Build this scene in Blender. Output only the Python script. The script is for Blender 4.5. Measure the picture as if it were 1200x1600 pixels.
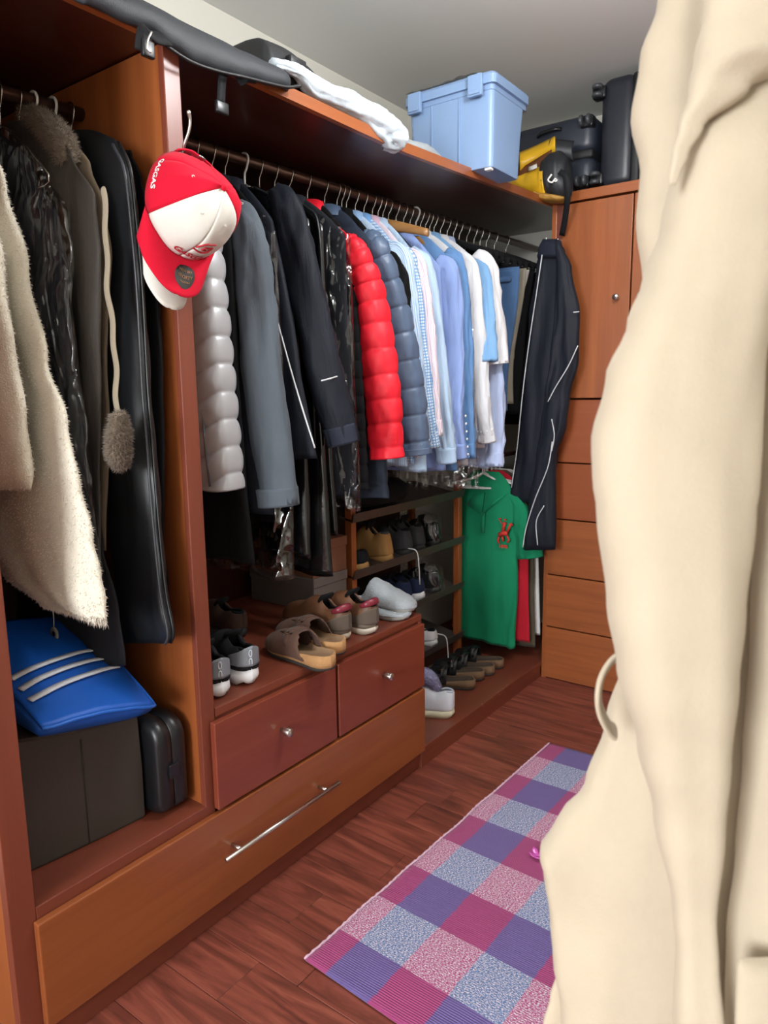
import bpy, bmesh, math, random
from mathutils import Vector, Matrix, noise
from math import sin, cos, pi, sqrt, radians as RAD

for _o in list(bpy.data.objects):
    bpy.data.objects.remove(_o, do_unlink=True)
SC = bpy.context.scene
COL = SC.collection
random.seed(7)

# ------------------------------------------------------------------ camera
FPX = 1119.357                                   # focal length in pixels of the 1200x1600 frame
ROT = Matrix(((0.80739548, -0.0856451, 0.58376147),
              (0.58987245, 0.13858449, -0.79551545),
              (-0.01276829, 0.98664039, 0.16241217)))
CAM = Vector((0, 0, 1.35))
_cd = bpy.data.cameras.new('camera')
_cd.sensor_fit = 'VERTICAL'; _cd.sensor_height = 36.0; _cd.lens = FPX / 1600 * 36
_cd.clip_start = 0.02; _cd.clip_end = 50
_cd.dof.use_dof = True; _cd.dof.focus_distance = 1.9; _cd.dof.aperture_fstop = 7.0
_co = bpy.data.objects.new('camera', _cd); COL.objects.link(_co)
_co.matrix_world = Matrix.Translation(CAM) @ ROT.to_4x4()
SC.camera = _co

# ------------------------------------------------------------------ world, light, exposure
_w = bpy.data.worlds.new('world'); SC.world = _w; _w.use_nodes = True
_w.node_tree.nodes['Background'].inputs[0].default_value = (0.80, 0.88, 1.0, 1)
_w.node_tree.nodes['Background'].inputs[1].default_value = 1.0
def area_light(name, loc, target, size, sizey, power, color):
    l = bpy.data.lights.new(name, 'AREA'); l.shape = 'RECTANGLE'; l.size = size; l.size_y = sizey
    l.energy = power; l.color = color
    o = bpy.data.objects.new(name, l); COL.objects.link(o); o.location = loc
    o.rotation_euler = (Vector(target) - Vector(loc)).to_track_quat('-Z', 'Y').to_euler()
    return o
# daylight entering by the window in the wall behind the camera
area_light('window_daylight', (-0.5, -2.90, 1.62), (-0.6, 1.5, 1.35), 1.15, 1.25, 135, (0.93, 0.97, 1.0))
# (the opal globe lamp under the ceiling is the other light; it is built with the room)
SC.view_settings.view_transform = 'Standard'; SC.view_settings.look = 'None'
SC.view_settings.gamma = 1.0; SC.view_settings.use_curve_mapping = False
SC.view_settings.exposure = 0.22

# ------------------------------------------------------------------ helpers
def at(px, py, x=None, y=None, z=None):
    """the point of the world seen at a pixel of the photograph, on a plane x=, y= or z="""
    d = ROT @ Vector((px - 600, -(py - 800), -FPX))
    if x is not None: t = (x - CAM.x) / d.x
    elif y is not None: t = (y - CAM.y) / d.y
    else: t = (z - CAM.z) / d.z
    return CAM + d * t

def nz(x, y, z): return noise.noise(Vector((x, y, z)))
def lerp(a, b, t): return a + (b - a) * t
def sstep(t):
    t = max(0.0, min(1.0, t)); return t * t * (3 - 2 * t)
def interp(s, xs, ys):
    if s <= xs[0]: return ys[0]
    for i in range(1, len(xs)):
        if s <= xs[i]:
            return lerp(ys[i-1], ys[i], (s - xs[i-1]) / (xs[i] - xs[i-1]))
    return ys[-1]
def sinterp(s, xs, ys):
    if s <= xs[0]: return ys[0]
    for i in range(1, len(xs)):
        if s <= xs[i]:
            return lerp(ys[i-1], ys[i], sstep((s - xs[i-1]) / (xs[i] - xs[i-1])))
    return ys[-1]

def mk(name, geo, mat, parent=None, smooth=True, thick=0, subsurf=0, keep=False):
    """geo = (verts, faces[, uvs per loop]); ONE mesh object"""
    V = [Vector(v) for v in geo[0]]; F = geo[1]
    off = Vector((0, 0, 0))
    if parent is None and not keep:
        xs = [v.x for v in V]; ys = [v.y for v in V]; zs = [v.z for v in V]
        off = Vector(((min(xs) + max(xs)) / 2, (min(ys) + max(ys)) / 2, min(zs)))
        V = [v - off for v in V]
    me = bpy.data.meshes.new(name)
    me.from_pydata(V, [], F)
    if len(geo) > 2 and geo[2]:
        ul = me.uv_layers.new(name='UVMap')
        k = 0
        for u in geo[2]:
            ul.data[k].uv = u; k += 1
    if smooth:
        me.polygons.foreach_set('use_smooth', [True] * len(me.polygons))
    me.materials.append(mat)
    o = bpy.data.objects.new(name, me); COL.objects.link(o)
    o.location = off
    if parent is not None: o.parent = parent
    if thick:
        m = o.modifiers.new('solid', 'SOLIDIFY'); m.thickness = thick; m.offset = -1
    if subsurf:
        m = o.modifiers.new('sub', 'SUBSURF'); m.levels = subsurf; m.render_levels = subsurf
    return o

def tag(o, label=None, cat=None, group=None, kind=None):
    if label: o['label'] = label
    if cat: o['category'] = cat
    if group: o['group'] = group
    if kind: o['kind'] = kind
    return o

def thing(name, label, cat, loc=(0, 0, 0), rotz=0.0, group=None, rot=None, mat=None):
    o = bpy.data.objects.new(name, None); COL.objects.link(o)
    o.empty_display_size = 0.05
    if mat is not None: o.matrix_world = mat
    else:
        o.location = loc
        o.rotation_euler = rot if rot else (0, 0, rotz)
    return tag(o, label, cat, group)

def copy_tree(o, parent=None):
    c = o.copy(); COL.objects.link(c); c.parent = parent
    for ch in list(o.children): copy_tree(ch, c)
    return c

def join(*gs):
    V = []; F = []; U = []
    for g in gs:
        n = len(V); V += list(g[0]); F += [tuple(i + n for i in f) for f in g[1]]
        if len(g) > 2 and g[2]: U += list(g[2])
        else: U += [(0, 0)] * sum(len(f) for f in g[1])
    return V, F, U

def xf(geo, M):
    return ([M @ Vector(v) for v in geo[0]],) + tuple(geo[1:])
def mv(geo, d): return xf(geo, Matrix.Translation(Vector(d)))

def box(x0, x1, y0, y1, z0, z1, bev=0.002, seg=2):
    bm = bmesh.new(); bmesh.ops.create_cube(bm, size=1)
    for v in bm.verts:
        v.co = Vector((lerp(x0, x1, v.co.x + .5), lerp(y0, y1, v.co.y + .5), lerp(z0, z1, v.co.z + .5)))
    if bev > 0:
        bmesh.ops.bevel(bm, geom=bm.edges[:], offset=bev, segments=seg, affect='EDGES', profile=0.5)
    bm.verts.index_update()
    g = [v.co.copy() for v in bm.verts], [tuple(v.index for v in f.verts) for f in bm.faces]
    bm.free(); return g

def loft(rings, cap0=True, cap1=True, closed=True):
    n = len(rings); m = len(rings[0]); V = [Vector(p) for r in rings for p in r]; F = []; U = []
    per = [0.0]; R0 = rings[n // 2]
    for j in range(m): per.append(per[-1] + (Vector(R0[(j + 1) % m]) - Vector(R0[j])).length)
    ln = [0.0]
    for i in range(1, n): ln.append(ln[-1] + (sum((Vector(p) for p in rings[i]), Vector()) / m - sum((Vector(p) for p in rings[i-1]), Vector()) / m).length)
    for i in range(n - 1):
        for j in range(m if closed else m - 1):
            k = (j + 1) % m
            F.append((i*m + j, i*m + k, (i+1)*m + k, (i+1)*m + j))
            U += [(per[j], ln[i]), (per[j+1], ln[i]), (per[j+1], ln[i+1]), (per[j], ln[i+1])]
    if closed and cap0: F.append(tuple(range(m))[::-1]); U += [(0, 0)] * m
    if closed and cap1: F.append(tuple((n-1)*m + j for j in range(m))); U += [(0, 0)] * m
    return V, F, U

def frames(P, up=None):
    P = [Vector(p) for p in P]; out = []
    u = None
    for i, p in enumerate(P):
        t = (P[min(i+1, len(P)-1)] - P[max(i-1, 0)])
        if t.length < 1e-9: t = Vector((0, 0, 1))
        t.normalize()
        if u is None:
            a = Vector(up) if up else (Vector((0, 0, 1)) if abs(t.z) < .9 else Vector((0, 1, 0)))
            u = (a - t * a.dot(t)).normalized()
        else:
            u = (u - t * u.dot(t)).normalized()
        out.append((p, t, u, t.cross(u)))
    return out

def tube(P, r, n=8, up=None, flat=1.0, caps=True):
    R = []
    for i, (p, t, u, w) in enumerate(frames(P, up)):
        ri = r[i] if isinstance(r, (list, tuple)) else r
        R.append([p + u * (ri * cos(2*pi*j/n)) + w * (ri * flat * sin(2*pi*j/n)) for j in range(n)])
    return loft(R, caps, caps)

def strip(P, w, t, up, n=None):
    """flat band of width w and thickness t along points, its face normal near up"""
    R = []
    for p, tt, u, s in frames(P, up):
        R.append([p + s*w/2 + u*t/2, p + s*w/2 - u*t/2, p - s*w/2 - u*t/2, p - s*w/2 + u*t/2])
    return loft(R)

def smoothpath(P, n):
    """Catmull-Rom through points"""
    P = [Vector(p) for p in P]; Q = [P[0]*2 - P[1]] + P + [P[-1]*2 - P[-2]]; out = []
    k = len(P) - 1
    for i in range(n):
        s = i / (n - 1) * k; a = min(int(s), k - 1); t = s - a
        p0, p1, p2, p3 = Q[a:a+4]
        out.append(0.5 * ((2*p1) + (p2-p0)*t + (2*p0-5*p1+4*p2-p3)*t*t + (3*p1-p0-3*p2+p3)*t*t*t))
    return out

def sring(cx, cy, z, a, b, p=0.8, m=40):
    out = []
    for j in range(m):
        th = 2*pi*j/m; c, s = cos(th), sin(th)
        out.append(Vector((cx + a*math.copysign(abs(c)**p, c), cy + b*math.copysign(abs(s)**p, s), z)))
    return out

def grid(fn, nu, nv):
    V = [Vector(fn(i/(nu-1), j/(nv-1))) for i in range(nu) for j in range(nv)]; F = []; U = []
    for i in range(nu-1):
        for j in range(nv-1):
            F.append((i*nv+j, (i+1)*nv+j, (i+1)*nv+j+1, i*nv+j+1))
            U += [(i/(nu-1), j/(nv-1)), ((i+1)/(nu-1), j/(nv-1)), ((i+1)/(nu-1), (j+1)/(nv-1)), (i/(nu-1), (j+1)/(nv-1))]
    return V, F, U

def lathe(prof, n=20, axis='z'):
    R = []
    for r, h in prof:
        ring = []
        for j in range(n):
            a = 2*pi*j/n
            if axis == 'z': ring.append(Vector((r*cos(a), r*sin(a), h)))
            elif axis == 'x': ring.append(Vector((h, r*cos(a), r*sin(a))))
            else: ring.append(Vector((r*sin(a), h, r*cos(a))))
        R.append(ring)
    return loft(R)

def tufts(geo, n, ln, wd, seed=1, down=0.3, zmin=None):
    """short tapered pile threads standing on a surface"""
    rnd = random.Random(seed); V0, F0 = geo[0], geo[1]
    tri = []; acc = 0.0; cum = []
    for f in F0:
        for k in range(1, len(f)-1):
            a, b, c = Vector(V0[f[0]]), Vector(V0[f[k]]), Vector(V0[f[k+1]])
            nr = (b-a).cross(c-a); ar = nr.length
            if ar < 1e-10: continue
            acc += ar; tri.append((a, b, c, nr / ar)); cum.append(acc)
    import bisect
    V = []; F = []
    for _ in range(n):
        a, b, c, nr = tri[min(bisect.bisect(cum, rnd.random()*acc), len(tri)-1)]
        u, v = rnd.random(), rnd.random()
        if u + v > 1: u, v = 1-u, 1-v
        p = a + (b-a)*u + (c-a)*v
        if zmin is not None and p.z < zmin: continue
        d = (nr + Vector((rnd.uniform(-.7, .7), rnd.uniform(-.7, .7), rnd.uniform(-.7, .4) - down))).normalized()
        L = ln * rnd.uniform(.6, 1.3)
        s = d.cross(Vector((rnd.random()-.5, rnd.random()-.5, rnd.random()-.5))).normalized() * wd
        k = len(V); q = d.cross(s).normalized() * wd
        V += [p + s, p - s*.5 + q*.8, p - s*.5 - q*.8, p + d*L]
        F += [(k, k+1, k+3), (k+1, k+2, k+3), (k+2, k, k+3)]
    return V, F

def text_geo(s, size=1.0, bold=0.0, shear=0.0, ext=0.0):
    """flat lettering centred on the origin in the xy plane"""
    cu = bpy.data.curves.new('lettering', 'FONT'); cu.body = s; cu.size = size
    cu.align_x = 'CENTER'; cu.align_y = 'CENTER'; cu.offset = bold; cu.shear = shear; cu.extrude = ext; cu.resolution_u = 3
    o = bpy.data.objects.new('lettering', cu); COL.objects.link(o)
    bpy.context.view_layer.update()
    me = o.evaluated_get(bpy.context.evaluated_depsgraph_get()).to_mesh()
    g = [v.co.copy() for v in me.vertices], [tuple(p.vertices) for p in me.polygons]
    bpy.data.objects.remove(o, do_unlink=True); bpy.data.curves.remove(cu)
    return g
def lay(geo, O, ex, ey, dense=None):
    """flat xy geometry laid on a plane in space"""
    return ([O + ex*v[0] + ey*v[1] + ex.cross(ey)*v[2] for v in geo[0]], geo[1])
# ------------------------------------------------------------------ materials
_MC = {}
def srgb(r, g, b):
    f = lambda c: (c/255/12.92) if c/255 <= .04045 else ((c/255 + .055)/1.055)**2.4
    return (f(r), f(g), f(b), 1)
def node(nt, typ, **kw):
    n = nt.nodes.new(typ)
    for k, v in kw.items(): setattr(n, k, v)
    return n
def newmat(name):
    m = bpy.data.materials.new(name); m.use_nodes = True
    nt = m.node_tree; b = nt.nodes['Principled BSDF']
    return m, nt, b
def MIX(nt, fac, a, b):
    n = node(nt, 'ShaderNodeMix', data_type='RGBA')
    for s, v in ((n.inputs[0], fac), (n.inputs[6], a), (n.inputs[7], b)):
        if hasattr(v, 'is_linked') or isinstance(v, bpy.types.NodeSocket): nt.links.new(v, s)
        else: s.default_value = v
    return n.outputs[2]
def MATH(nt, op, a, b=0.0, c=None):
    n = node(nt, 'ShaderNodeMath', operation=op)
    for i, v in enumerate((a, b) if c is None else (a, b, c)):
        if isinstance(v, bpy.types.NodeSocket): nt.links.new(v, n.inputs[i])
        else: n.inputs[i].default_value = v
    return n.outputs[0]
def NOISE(nt, vec, scale, detail=4, rough=.55, dist=0):
    n = node(nt, 'ShaderNodeTexNoise'); n.inputs['Scale'].default_value = scale
    n.inputs['Detail'].default_value = detail; n.inputs['Roughness'].default_value = rough
    n.inputs['Distortion'].default_value = dist
    if vec is not None: nt.links.new(vec, n.inputs['Vector'])
    return n.outputs[0]
def MAPV(nt, vec, scale=(1, 1, 1), loc=(0, 0, 0), rot=(0, 0, 0)):
    n = node(nt, 'ShaderNodeMapping'); n.inputs['Scale'].default_value = scale
    n.inputs['Location'].default_value = loc; n.inputs['Rotation'].default_value = rot
    nt.links.new(vec, n.inputs[0]); return n.outputs[0]
def OBJ(nt): return node(nt, 'ShaderNodeTexCoord').outputs['Object']
def UVC(nt): return node(nt, 'ShaderNodeTexCoord').outputs['UV']
def RND(nt): return node(nt, 'ShaderNodeObjectInfo').outputs['Random']
def RAMP(nt, fac, *stops):
    n = node(nt, 'ShaderNodeValToRGB'); e = n.color_ramp.elements
    while len(e) < len(stops): e.new(.5)
    for k, (p, c) in enumerate(stops): e[k].position = p; e[k].color = c
    nt.links.new(fac, n.inputs[0]); return n.outputs[0]
def BUMP(nt, b, h, strength, dist=.01):
    n = node(nt, 'ShaderNodeBump'); n.inputs['Strength'].default_value = strength
    n.inputs['Distance'].default_value = dist
    nt.links.new(h, n.inputs['Height']); nt.links.new(n.outputs[0], b.inputs['Normal'])
def dk(c, k): return (c[0]*k, c[1]*k, c[2]*k, 1)

def plain(name, c, rough=.5, metal=0, spec=.5, var=.12, vscale=12, bump=0, bscale=200, coat=0, sheen=0):
    if name in _MC: return _MC[name]
    m, nt, b = newmat(name)
    v = OBJ(nt); n = NOISE(nt, v, vscale, 3)
    nt.links.new(MIX(nt, n, dk(c, 1 - var), dk(c, 1 + var)), b.inputs['Base Color'])
    b.inputs['Roughness'].default_value = rough; b.inputs['Metallic'].default_value = metal
    b.inputs['Specular IOR Level'].default_value = spec
    b.inputs['Coat Weight'].default_value = coat; b.inputs['Coat Roughness'].default_value = .12
    b.inputs['Sheen Weight'].default_value = sheen
    if bump: BUMP(nt, b, NOISE(nt, v, bscale, 3), bump, .002)
    _MC[name] = m; return m

def wood(name, c0, c1, axis, scale=1.0, rough=.38, coat=.35, dark=None):
    """varnished wood, grain along axis"""
    if name in _MC: return _MC[name]
    m, nt, b = newmat(name); v = OBJ(nt)
    s = [26*scale] * 3; s['xyz'.index(axis)] = 1.3*scale
    off = node(nt, 'ShaderNodeVectorMath', operation='ADD'); nt.links.new(v, off.inputs[0])
    cmb = node(nt, 'ShaderNodeCombineXYZ'); r = RND(nt)
    for k in range(3): nt.links.new(MATH(nt, 'MULTIPLY', r, 7.3 + k), cmb.inputs[k])
    nt.links.new(cmb.outputs[0], off.inputs[1]); v = off.outputs[0]
    g = NOISE(nt, MAPV(nt, v, s), 1.0, 5, .6, .6)
    big = NOISE(nt, MAPV(nt, v, [q*.16 for q in s]), 1.0, 2)
    col = MIX(nt, RAMP(nt, g, (.25, (0, 0, 0, 1)), (.75, (1, 1, 1, 1))), c0, c1)
    col = MIX(nt, MATH(nt, 'MULTIPLY', big, .45), col, dark if dark else dk(c0, .7))
    nt.links.new(col, b.inputs['Base Color'])
    b.inputs['Roughness'].default_value = rough
    b.inputs['Coat Weight'].default_value = coat; b.inputs['Coat Roughness'].default_value = .22
    BUMP(nt, b, g, .06, .002)
    _MC[name] = m; return m

def cloth(name, c, rough=.85, sheen=.25, bscale=420, bump=.25, var=.1, spec=.2, fold=0.0):
    if name in _MC: return _MC[name]
    m, nt, b = newmat(name); v = OBJ(nt)
    n = NOISE(nt, v, 9, 3)
    nt.links.new(MIX(nt, n, dk(c, 1-var), dk(c, 1+var)), b.inputs['Base Color'])
    b.inputs['Roughness'].default_value = rough; b.inputs['Specular IOR Level'].default_value = spec
    b.inputs['Sheen Weight'].default_value = sheen*(.08 if max(c[:3]) < .06 else .3); b.inputs['Sheen Roughness'].default_value = .4
    h = NOISE(nt, v, bscale, 2)
    if fold:
        f = NOISE(nt, MAPV(nt, v, (26, 26, 6)), 1.0, 3, .5, .8)
        h = MATH(nt, 'ADD', MATH(nt, 'MULTIPLY', h, .025), MATH(nt, 'MULTIPLY', f, fold))
        BUMP(nt, b, h, .9, .012)
    else:
        BUMP(nt, b, h, bump, .002)
    _MC[name] = m; return m

def pile(name, c, rough=.95, scale=260, strength=.9):
    if name in _MC: return _MC[name]
    m, nt, b = newmat(name); v = OBJ(nt)
    vo = node(nt, 'ShaderNodeTexVoronoi'); vo.inputs['Scale'].default_value = scale; nt.links.new(v, vo.inputs['Vector'])
    n = NOISE(nt, v, 14, 4)
    nt.links.new(MIX(nt, n, dk(c, .88), dk(c, 1.08)), b.inputs['Base Color'])
    b.inputs['Roughness'].default_value = rough; b.inputs['Sheen Weight'].default_value = .12
    b.inputs['Specular IOR Level'].default_value = .1
    BUMP(nt, b, MATH(nt, 'ADD', MATH(nt, 'MULTIPLY', vo.outputs['Distance'], .6), NOISE(nt, v, scale*.35, 4)), strength, .004)
    _MC[name] = m; return m

def check_cloth(name, base, line, nu, nv, wu=.35, wv=.35, second=None):
    """woven checks or stripes laid along the cloth's own UV (metres)"""
    if name in _MC: return _MC[name]
    m, nt, b = newmat(name)
    sp = node(nt, 'ShaderNodeSeparateXYZ'); nt.links.new(UVC(nt), sp.inputs[0])
    fu = MATH(nt, 'LESS_THAN', MATH(nt, 'FRACT', MATH(nt, 'MULTIPLY', sp.outputs[0], nu)), wu) if nu else None
    fv = MATH(nt, 'LESS_THAN', MATH(nt, 'FRACT', MATH(nt, 'MULTIPLY', sp.outputs[1], nv)), wv) if nv else None
    col = base
    if fu is not None: col = MIX(nt, MATH(nt, 'MULTIPLY', fu, .75), col, line)
    if fv is not None: col = MIX(nt, MATH(nt, 'MULTIPLY', fv, .75), col, second or line)
    nt.links.new(col, b.inputs['Base Color'])
    b.inputs['Roughness'].default_value = .85; b.inputs['Sheen Weight'].default_value = .15
    b.inputs['Specular IOR Level'].default_value = .25
    BUMP(nt, b, NOISE(nt, MAPV(nt, OBJ(nt), (26, 26, 5)), 1.0, 3, .5, .6), .5, .006)
    _MC[name] = m; return m

def film(name, tint=(1, 1, 1, 1), gloss=.22, scale=16, strength=.8, rough=.1):
    """thin clear crinkled plastic film"""
    if name in _MC: return _MC[name]
    m, nt, b = newmat(name); nt.nodes.remove(b); out = nt.nodes['Material Output']
    tr = node(nt, 'ShaderNodeBsdfTransparent'); tr.inputs[0].default_value = tint
    gl = node(nt, 'ShaderNodeBsdfGlossy'); gl.inputs['Roughness'].default_value = rough
    fr = node(nt, 'ShaderNodeLayerWeight'); fr.inputs['Blend'].default_value = .5
    v = OBJ(nt)
    vo = node(nt, 'ShaderNodeTexVoronoi', feature='SMOOTH_F1'); vo.inputs['Scale'].default_value = scale*1.3
    wn_ = node(nt, 'ShaderNodeVectorMath', operation='ADD'); nt.links.new(MAPV(nt, v, (1.5, 1.5, .7)), wn_.inputs[0])
    nn = node(nt, 'ShaderNodeTexNoise'); nn.inputs['Scale'].default_value = 9; nt.links.new(v, nn.inputs['Vector']); nt.links.new(MAPV(nt, nn.outputs[1], (.16, .16, .16)), wn_.inputs[1])
    nt.links.new(wn_.outputs[0], vo.inputs['Vector'])
    h = MATH(nt, 'ADD', MATH(nt, 'MULTIPLY', vo.outputs['Distance'], .55), NOISE(nt, MAPV(nt, v, (1.6, 1.6, .6)), scale*.7, 1.5, .5, 1.2))
    bp = node(nt, 'ShaderNodeBump'); bp.inputs['Strength'].default_value = strength; bp.inputs['Distance'].default_value = .045
    nt.links.new(h, bp.inputs['Height'])
    nt.links.new(bp.outputs[0], gl.inputs['Normal']); nt.links.new(bp.outputs[0], fr.inputs['Normal'])
    mx = node(nt, 'ShaderNodeMixShader')
    nt.links.new(MATH(nt, 'MINIMUM', MATH(nt, 'ADD', MATH(nt, 'MULTIPLY', MATH(nt, 'POWER', fr.outputs['Facing'], 3.5), .35), .05 + gloss*.5), 1.0), mx.inputs[0])
    nt.links.new(tr.outputs[0], mx.inputs[1]); nt.links.new(gl.outputs[0], mx.inputs[2])
    nt.links.new(mx.outputs[0], out.inputs[0])
    _MC[name] = m; return m

ORANGE0, ORANGE1 = srgb(136, 72, 35), srgb(170, 96, 50)
RED0, RED1 = srgb(110, 53, 37), srgb(132, 66, 46)
W_or_z = wood('veneer_upright', ORANGE0, ORANGE1, 'z')
W_or_y = wood('veneer_along', ORANGE0, ORANGE1, 'y')
W_or_x = wood('veneer_across', ORANGE0, ORANGE1, 'x')
W_rd_z = wood('mahogany_upright', RED0, RED1, 'z', 1, .42, .15)
W_rd_y = wood('mahogany_along', RED0, RED1, 'y', 1, .42, .15)
W_rd_x = wood('mahogany_across', RED0, RED1, 'x')
W_lo_x = wood('veneer_drawer', srgb(140, 70, 35), srgb(158, 84, 46), 'x')
M_wall = plain('wall_paint', srgb(214, 211, 200), .9, var=.02, vscale=3, bump=.08, bscale=90)
M_ceil = plain('ceiling_paint', srgb(212, 212, 208), .92, var=.02, vscale=3, bump=.05, bscale=90)
M_chrome = plain('brushed_steel', srgb(205, 203, 198), .28, 1, var=.03)
M_white_pl = plain('white_plastic', srgb(228, 226, 222), .4, var=.03)
M_black_pl = plain('black_plastic', srgb(24, 25, 28), .35, var=.1)
M_rod = plain('dark_metal_rod', srgb(92, 66, 56), .3, .7, var=.1)
M_hookwire = plain('hanger_wire', srgb(180, 178, 172), .25, 1, var=.03)
M_hangwood = wood('hanger_wood', srgb(150, 104, 58), srgb(186, 138, 84), 'x', 1.5, .4, .3)
M_velvet = cloth('black_velvet', srgb(18, 18, 20), .9, .4)
# ------------------------------------------------------------------ the room
XF = -1.335          # front plane of the wardrobe
XW, YE, ZC = -2.04, 3.62, 2.66
XR, YB = 0.34, -3.0
def st(o): o['kind'] = 'structure'; return o

# floor: laminate planks that run across the room
pm = []
for k in range(6):
    m, nt, b = newmat('floor_plank_%d' % k); v = OBJ(nt)
    rr = RND(nt); cmb = node(nt, 'ShaderNodeCombineXYZ')
    for q in range(3): nt.links.new(MATH(nt, 'MULTIPLY', rr, 31.0 + 9*q), cmb.inputs[q])
    ad = node(nt, 'ShaderNodeVectorMath', operation='ADD'); nt.links.new(v, ad.inputs[0]); nt.links.new(cmb.outputs[0], ad.inputs[1])
    v = ad.outputs[0]
    g = NOISE(nt, MAPV(nt, v, (2.6, 26, 10)), 1.0, 6, .62, 1.1)
    f = NOISE(nt, MAPV(nt, v, (6, 150, 10)), 1.0, 3, .6, .3)
    c = RAMP(nt, g, (.30, srgb(78, 37, 30)), (.45, srgb(118, 60, 47)), (.58, srgb(146, 77, 61)), (.74, srgb(168, 98, 78)))
    c = MIX(nt, MATH(nt, 'MULTIPLY', f, .35), c, srgb(72, 32, 24))
    c = MIX(nt, MATH(nt, 'MULTIPLY', rr, .22), c, srgb(98, 47, 37))
    nt.links.new(c, b.inputs['Base Color']); b.inputs['Roughness'].default_value = .42
    b.inputs['Coat Weight'].default_value = .15; b.inputs['Coat Roughness'].default_value = .3
    BUMP(nt, b, f, .12, .002); pm.append(m)
    break
floor = st(mk('floor', box(XW-.1, XR+.1, YB-.1, YE+.1, -.08, -.004, 0), plain('floor_joint', srgb(66, 30, 23), .6), smooth=False, keep=True))
PWD = .135
plank_me = {}
row = 0; y = YB
rnd = random.Random(3)
while y < 3.1:
    x = -1.42 - rnd.uniform(0, .75)
    while x < XR:
        x1 = min(x + .92, XR + .02); x0 = max(x, -1.42)
        if x1 - x0 > .05:
            key = round(x1 - x0, 2)
            if key not in plank_me:
                o = mk('plank', box(0, x1-x0-.001, 0, PWD-.001, -.004, 0, .0012, 1), pm[0], floor, smooth=False)
                plank_me[key] = o.data
            else:
                o = bpy.data.objects.new('plank', plank_me[key]); COL.objects.link(o); o.parent = floor
            o.location = (x0, y, 0)
        x = x + .92
    y += PWD; row += 1

st(mk('wall_left', box(XW-.1, XW, YB-.1, YE+.1, 0, ZC, 0), M_wall, smooth=False, keep=True))
st(mk('wall_far', box(XW, XR, YE, YE+.1, 0, ZC, 0), M_wall, smooth=False, keep=True))
st(mk('wall_right', box(XR, XR+.1, YB-.1, YE+.1, 0, ZC, 0), M_wall, smooth=False, keep=True))
st(mk('ceiling', box(XW-.1, XR+.1, YB-.1, YE+.1, ZC, ZC+.1, 0), M_ceil, smooth=False, keep=True))
# wall behind the camera with its window
wx0, wx1, wz0, wz1 = -1.0, .2, .95, 2.25
st(mk('wall_back', join(box(XW, wx0, YB-.1, YB, 0, ZC, 0), box(wx1, XR, YB-.1, YB, 0, ZC, 0),
      box(wx0, wx1, YB-.1, YB, 0, wz0, 0), box(wx0, wx1, YB-.1, YB, wz1, ZC, 0)), M_wall, smooth=False, keep=True))
wn = st(mk('window_1', join(box(wx0, wx0+.05, YB-.08, YB-.02, wz0, wz1), box(wx1-.05, wx1, YB-.08, YB-.02, wz0, wz1),
      box(wx0, wx1, YB-.08, YB-.02, wz0, wz0+.05), box(wx0, wx1, YB-.08, YB-.02, wz1-.05, wz1),
      box(-.425, -.375, YB-.08, YB-.02, wz0, wz1)), M_white_pl, smooth=False, keep=True))
# ceiling lamp: the opal globe is the lamp that lights the room
lm, nt, b = newmat('lamp_opal_glass'); b.inputs['Emission Color'].default_value = (.97, .985, 1.0, 1); b.inputs['Emission Strength'].default_value = 74
LZ = 2.40
t = thing('ceiling_lamp', 'round opal globe lamp on a short stem under the ceiling', 'lamp', (-.52, 1.62, ZC))
mk('ceiling_rose', lathe([(.0, 0), (.06, 0), (.055, -.02), (.02, -.03), (0, -.03)], 24), M_white_pl, t)
mk('stem', tube([(0, 0, -.03), (0, 0, LZ-ZC+.115)], .008, 10), M_white_pl, t)
mk('globe', mv(lathe([(.0, -.12)] + [(.12*sin(pi*k/16), -.12*cos(pi*k/16)) for k in range(1, 16)] + [(0, .12)], 24), (0, 0, LZ-ZC)), lm, t)

# ------------------------------------------------------------------ the built-in wardrobe
def part(name, parent, *bx_, m=W_or_z, bev=.002): return mk(name, join(*[box(*q, bev) for q in bx_]), m, parent, smooth=False)
def zsh(y): return 2.086 + (0 if y < 1.95 else .053 * (y - 1.95) / 1.12)      # the long shelf climbs a little to its far end

W_shade_y = wood('shaded_mahogany_along', srgb(62, 26, 18), srgb(78, 34, 24), 'y')  # mahogany darkened so its colour carries the deep shade under the long shelf
w = thing('wardrobe_frame', 'open mahogany wardrobe frame with uprights, divider and raised base', 'wardrobe', (XF, 1.8, 0))
def wl(b): return (b[0]-XF, b[1]-XF, b[2]-1.8, b[3]-1.8, b[4], b[5])
def wpart(name, *b, m=W_or_z, bev=.002): return mk(name, join(*[box(*wl(q), bev) for q in b]), m, w, smooth=False)
wpart('end_panel', (XW, XF-.022, .572, .618, 0, 2.085))
wpart('end_panel_edging', (XF-.024, XF, .568, .621, 0, 2.085), m=W_rd_z)
wpart('divider', (XW, XF-.016, 1.058, 1.094, .338, 2.085))
wpart('divider_edging', (XF-.018, XF, 1.055, 1.098, .338, 2.085), m=W_rd_z)
wpart('back_board', (XW, XW+.012, .62, 2.9, 0, 2.085), m=W_shade_y)
wpart('lower_shelf_board', (XW+.012, XF, .621, 1.084, .312, .342), m=W_rd_y)
wpart('lower_carcass', (XW+.012, XF-.01, .621, 2.03, .05, .31), m=W_rd_y)
wpart('plinth', (XW+.012, XF-.012, .572, 2.06, 0, .06), m=W_rd_y)
wpart('base_board', (XW+.012, XF, 2.035, YE, .052, .076), m=W_rd_y)
wpart('base_riser', (XF-.02, XF-.002, 2.035, 3.075, 0, .055), m=W_rd_y)

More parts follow.
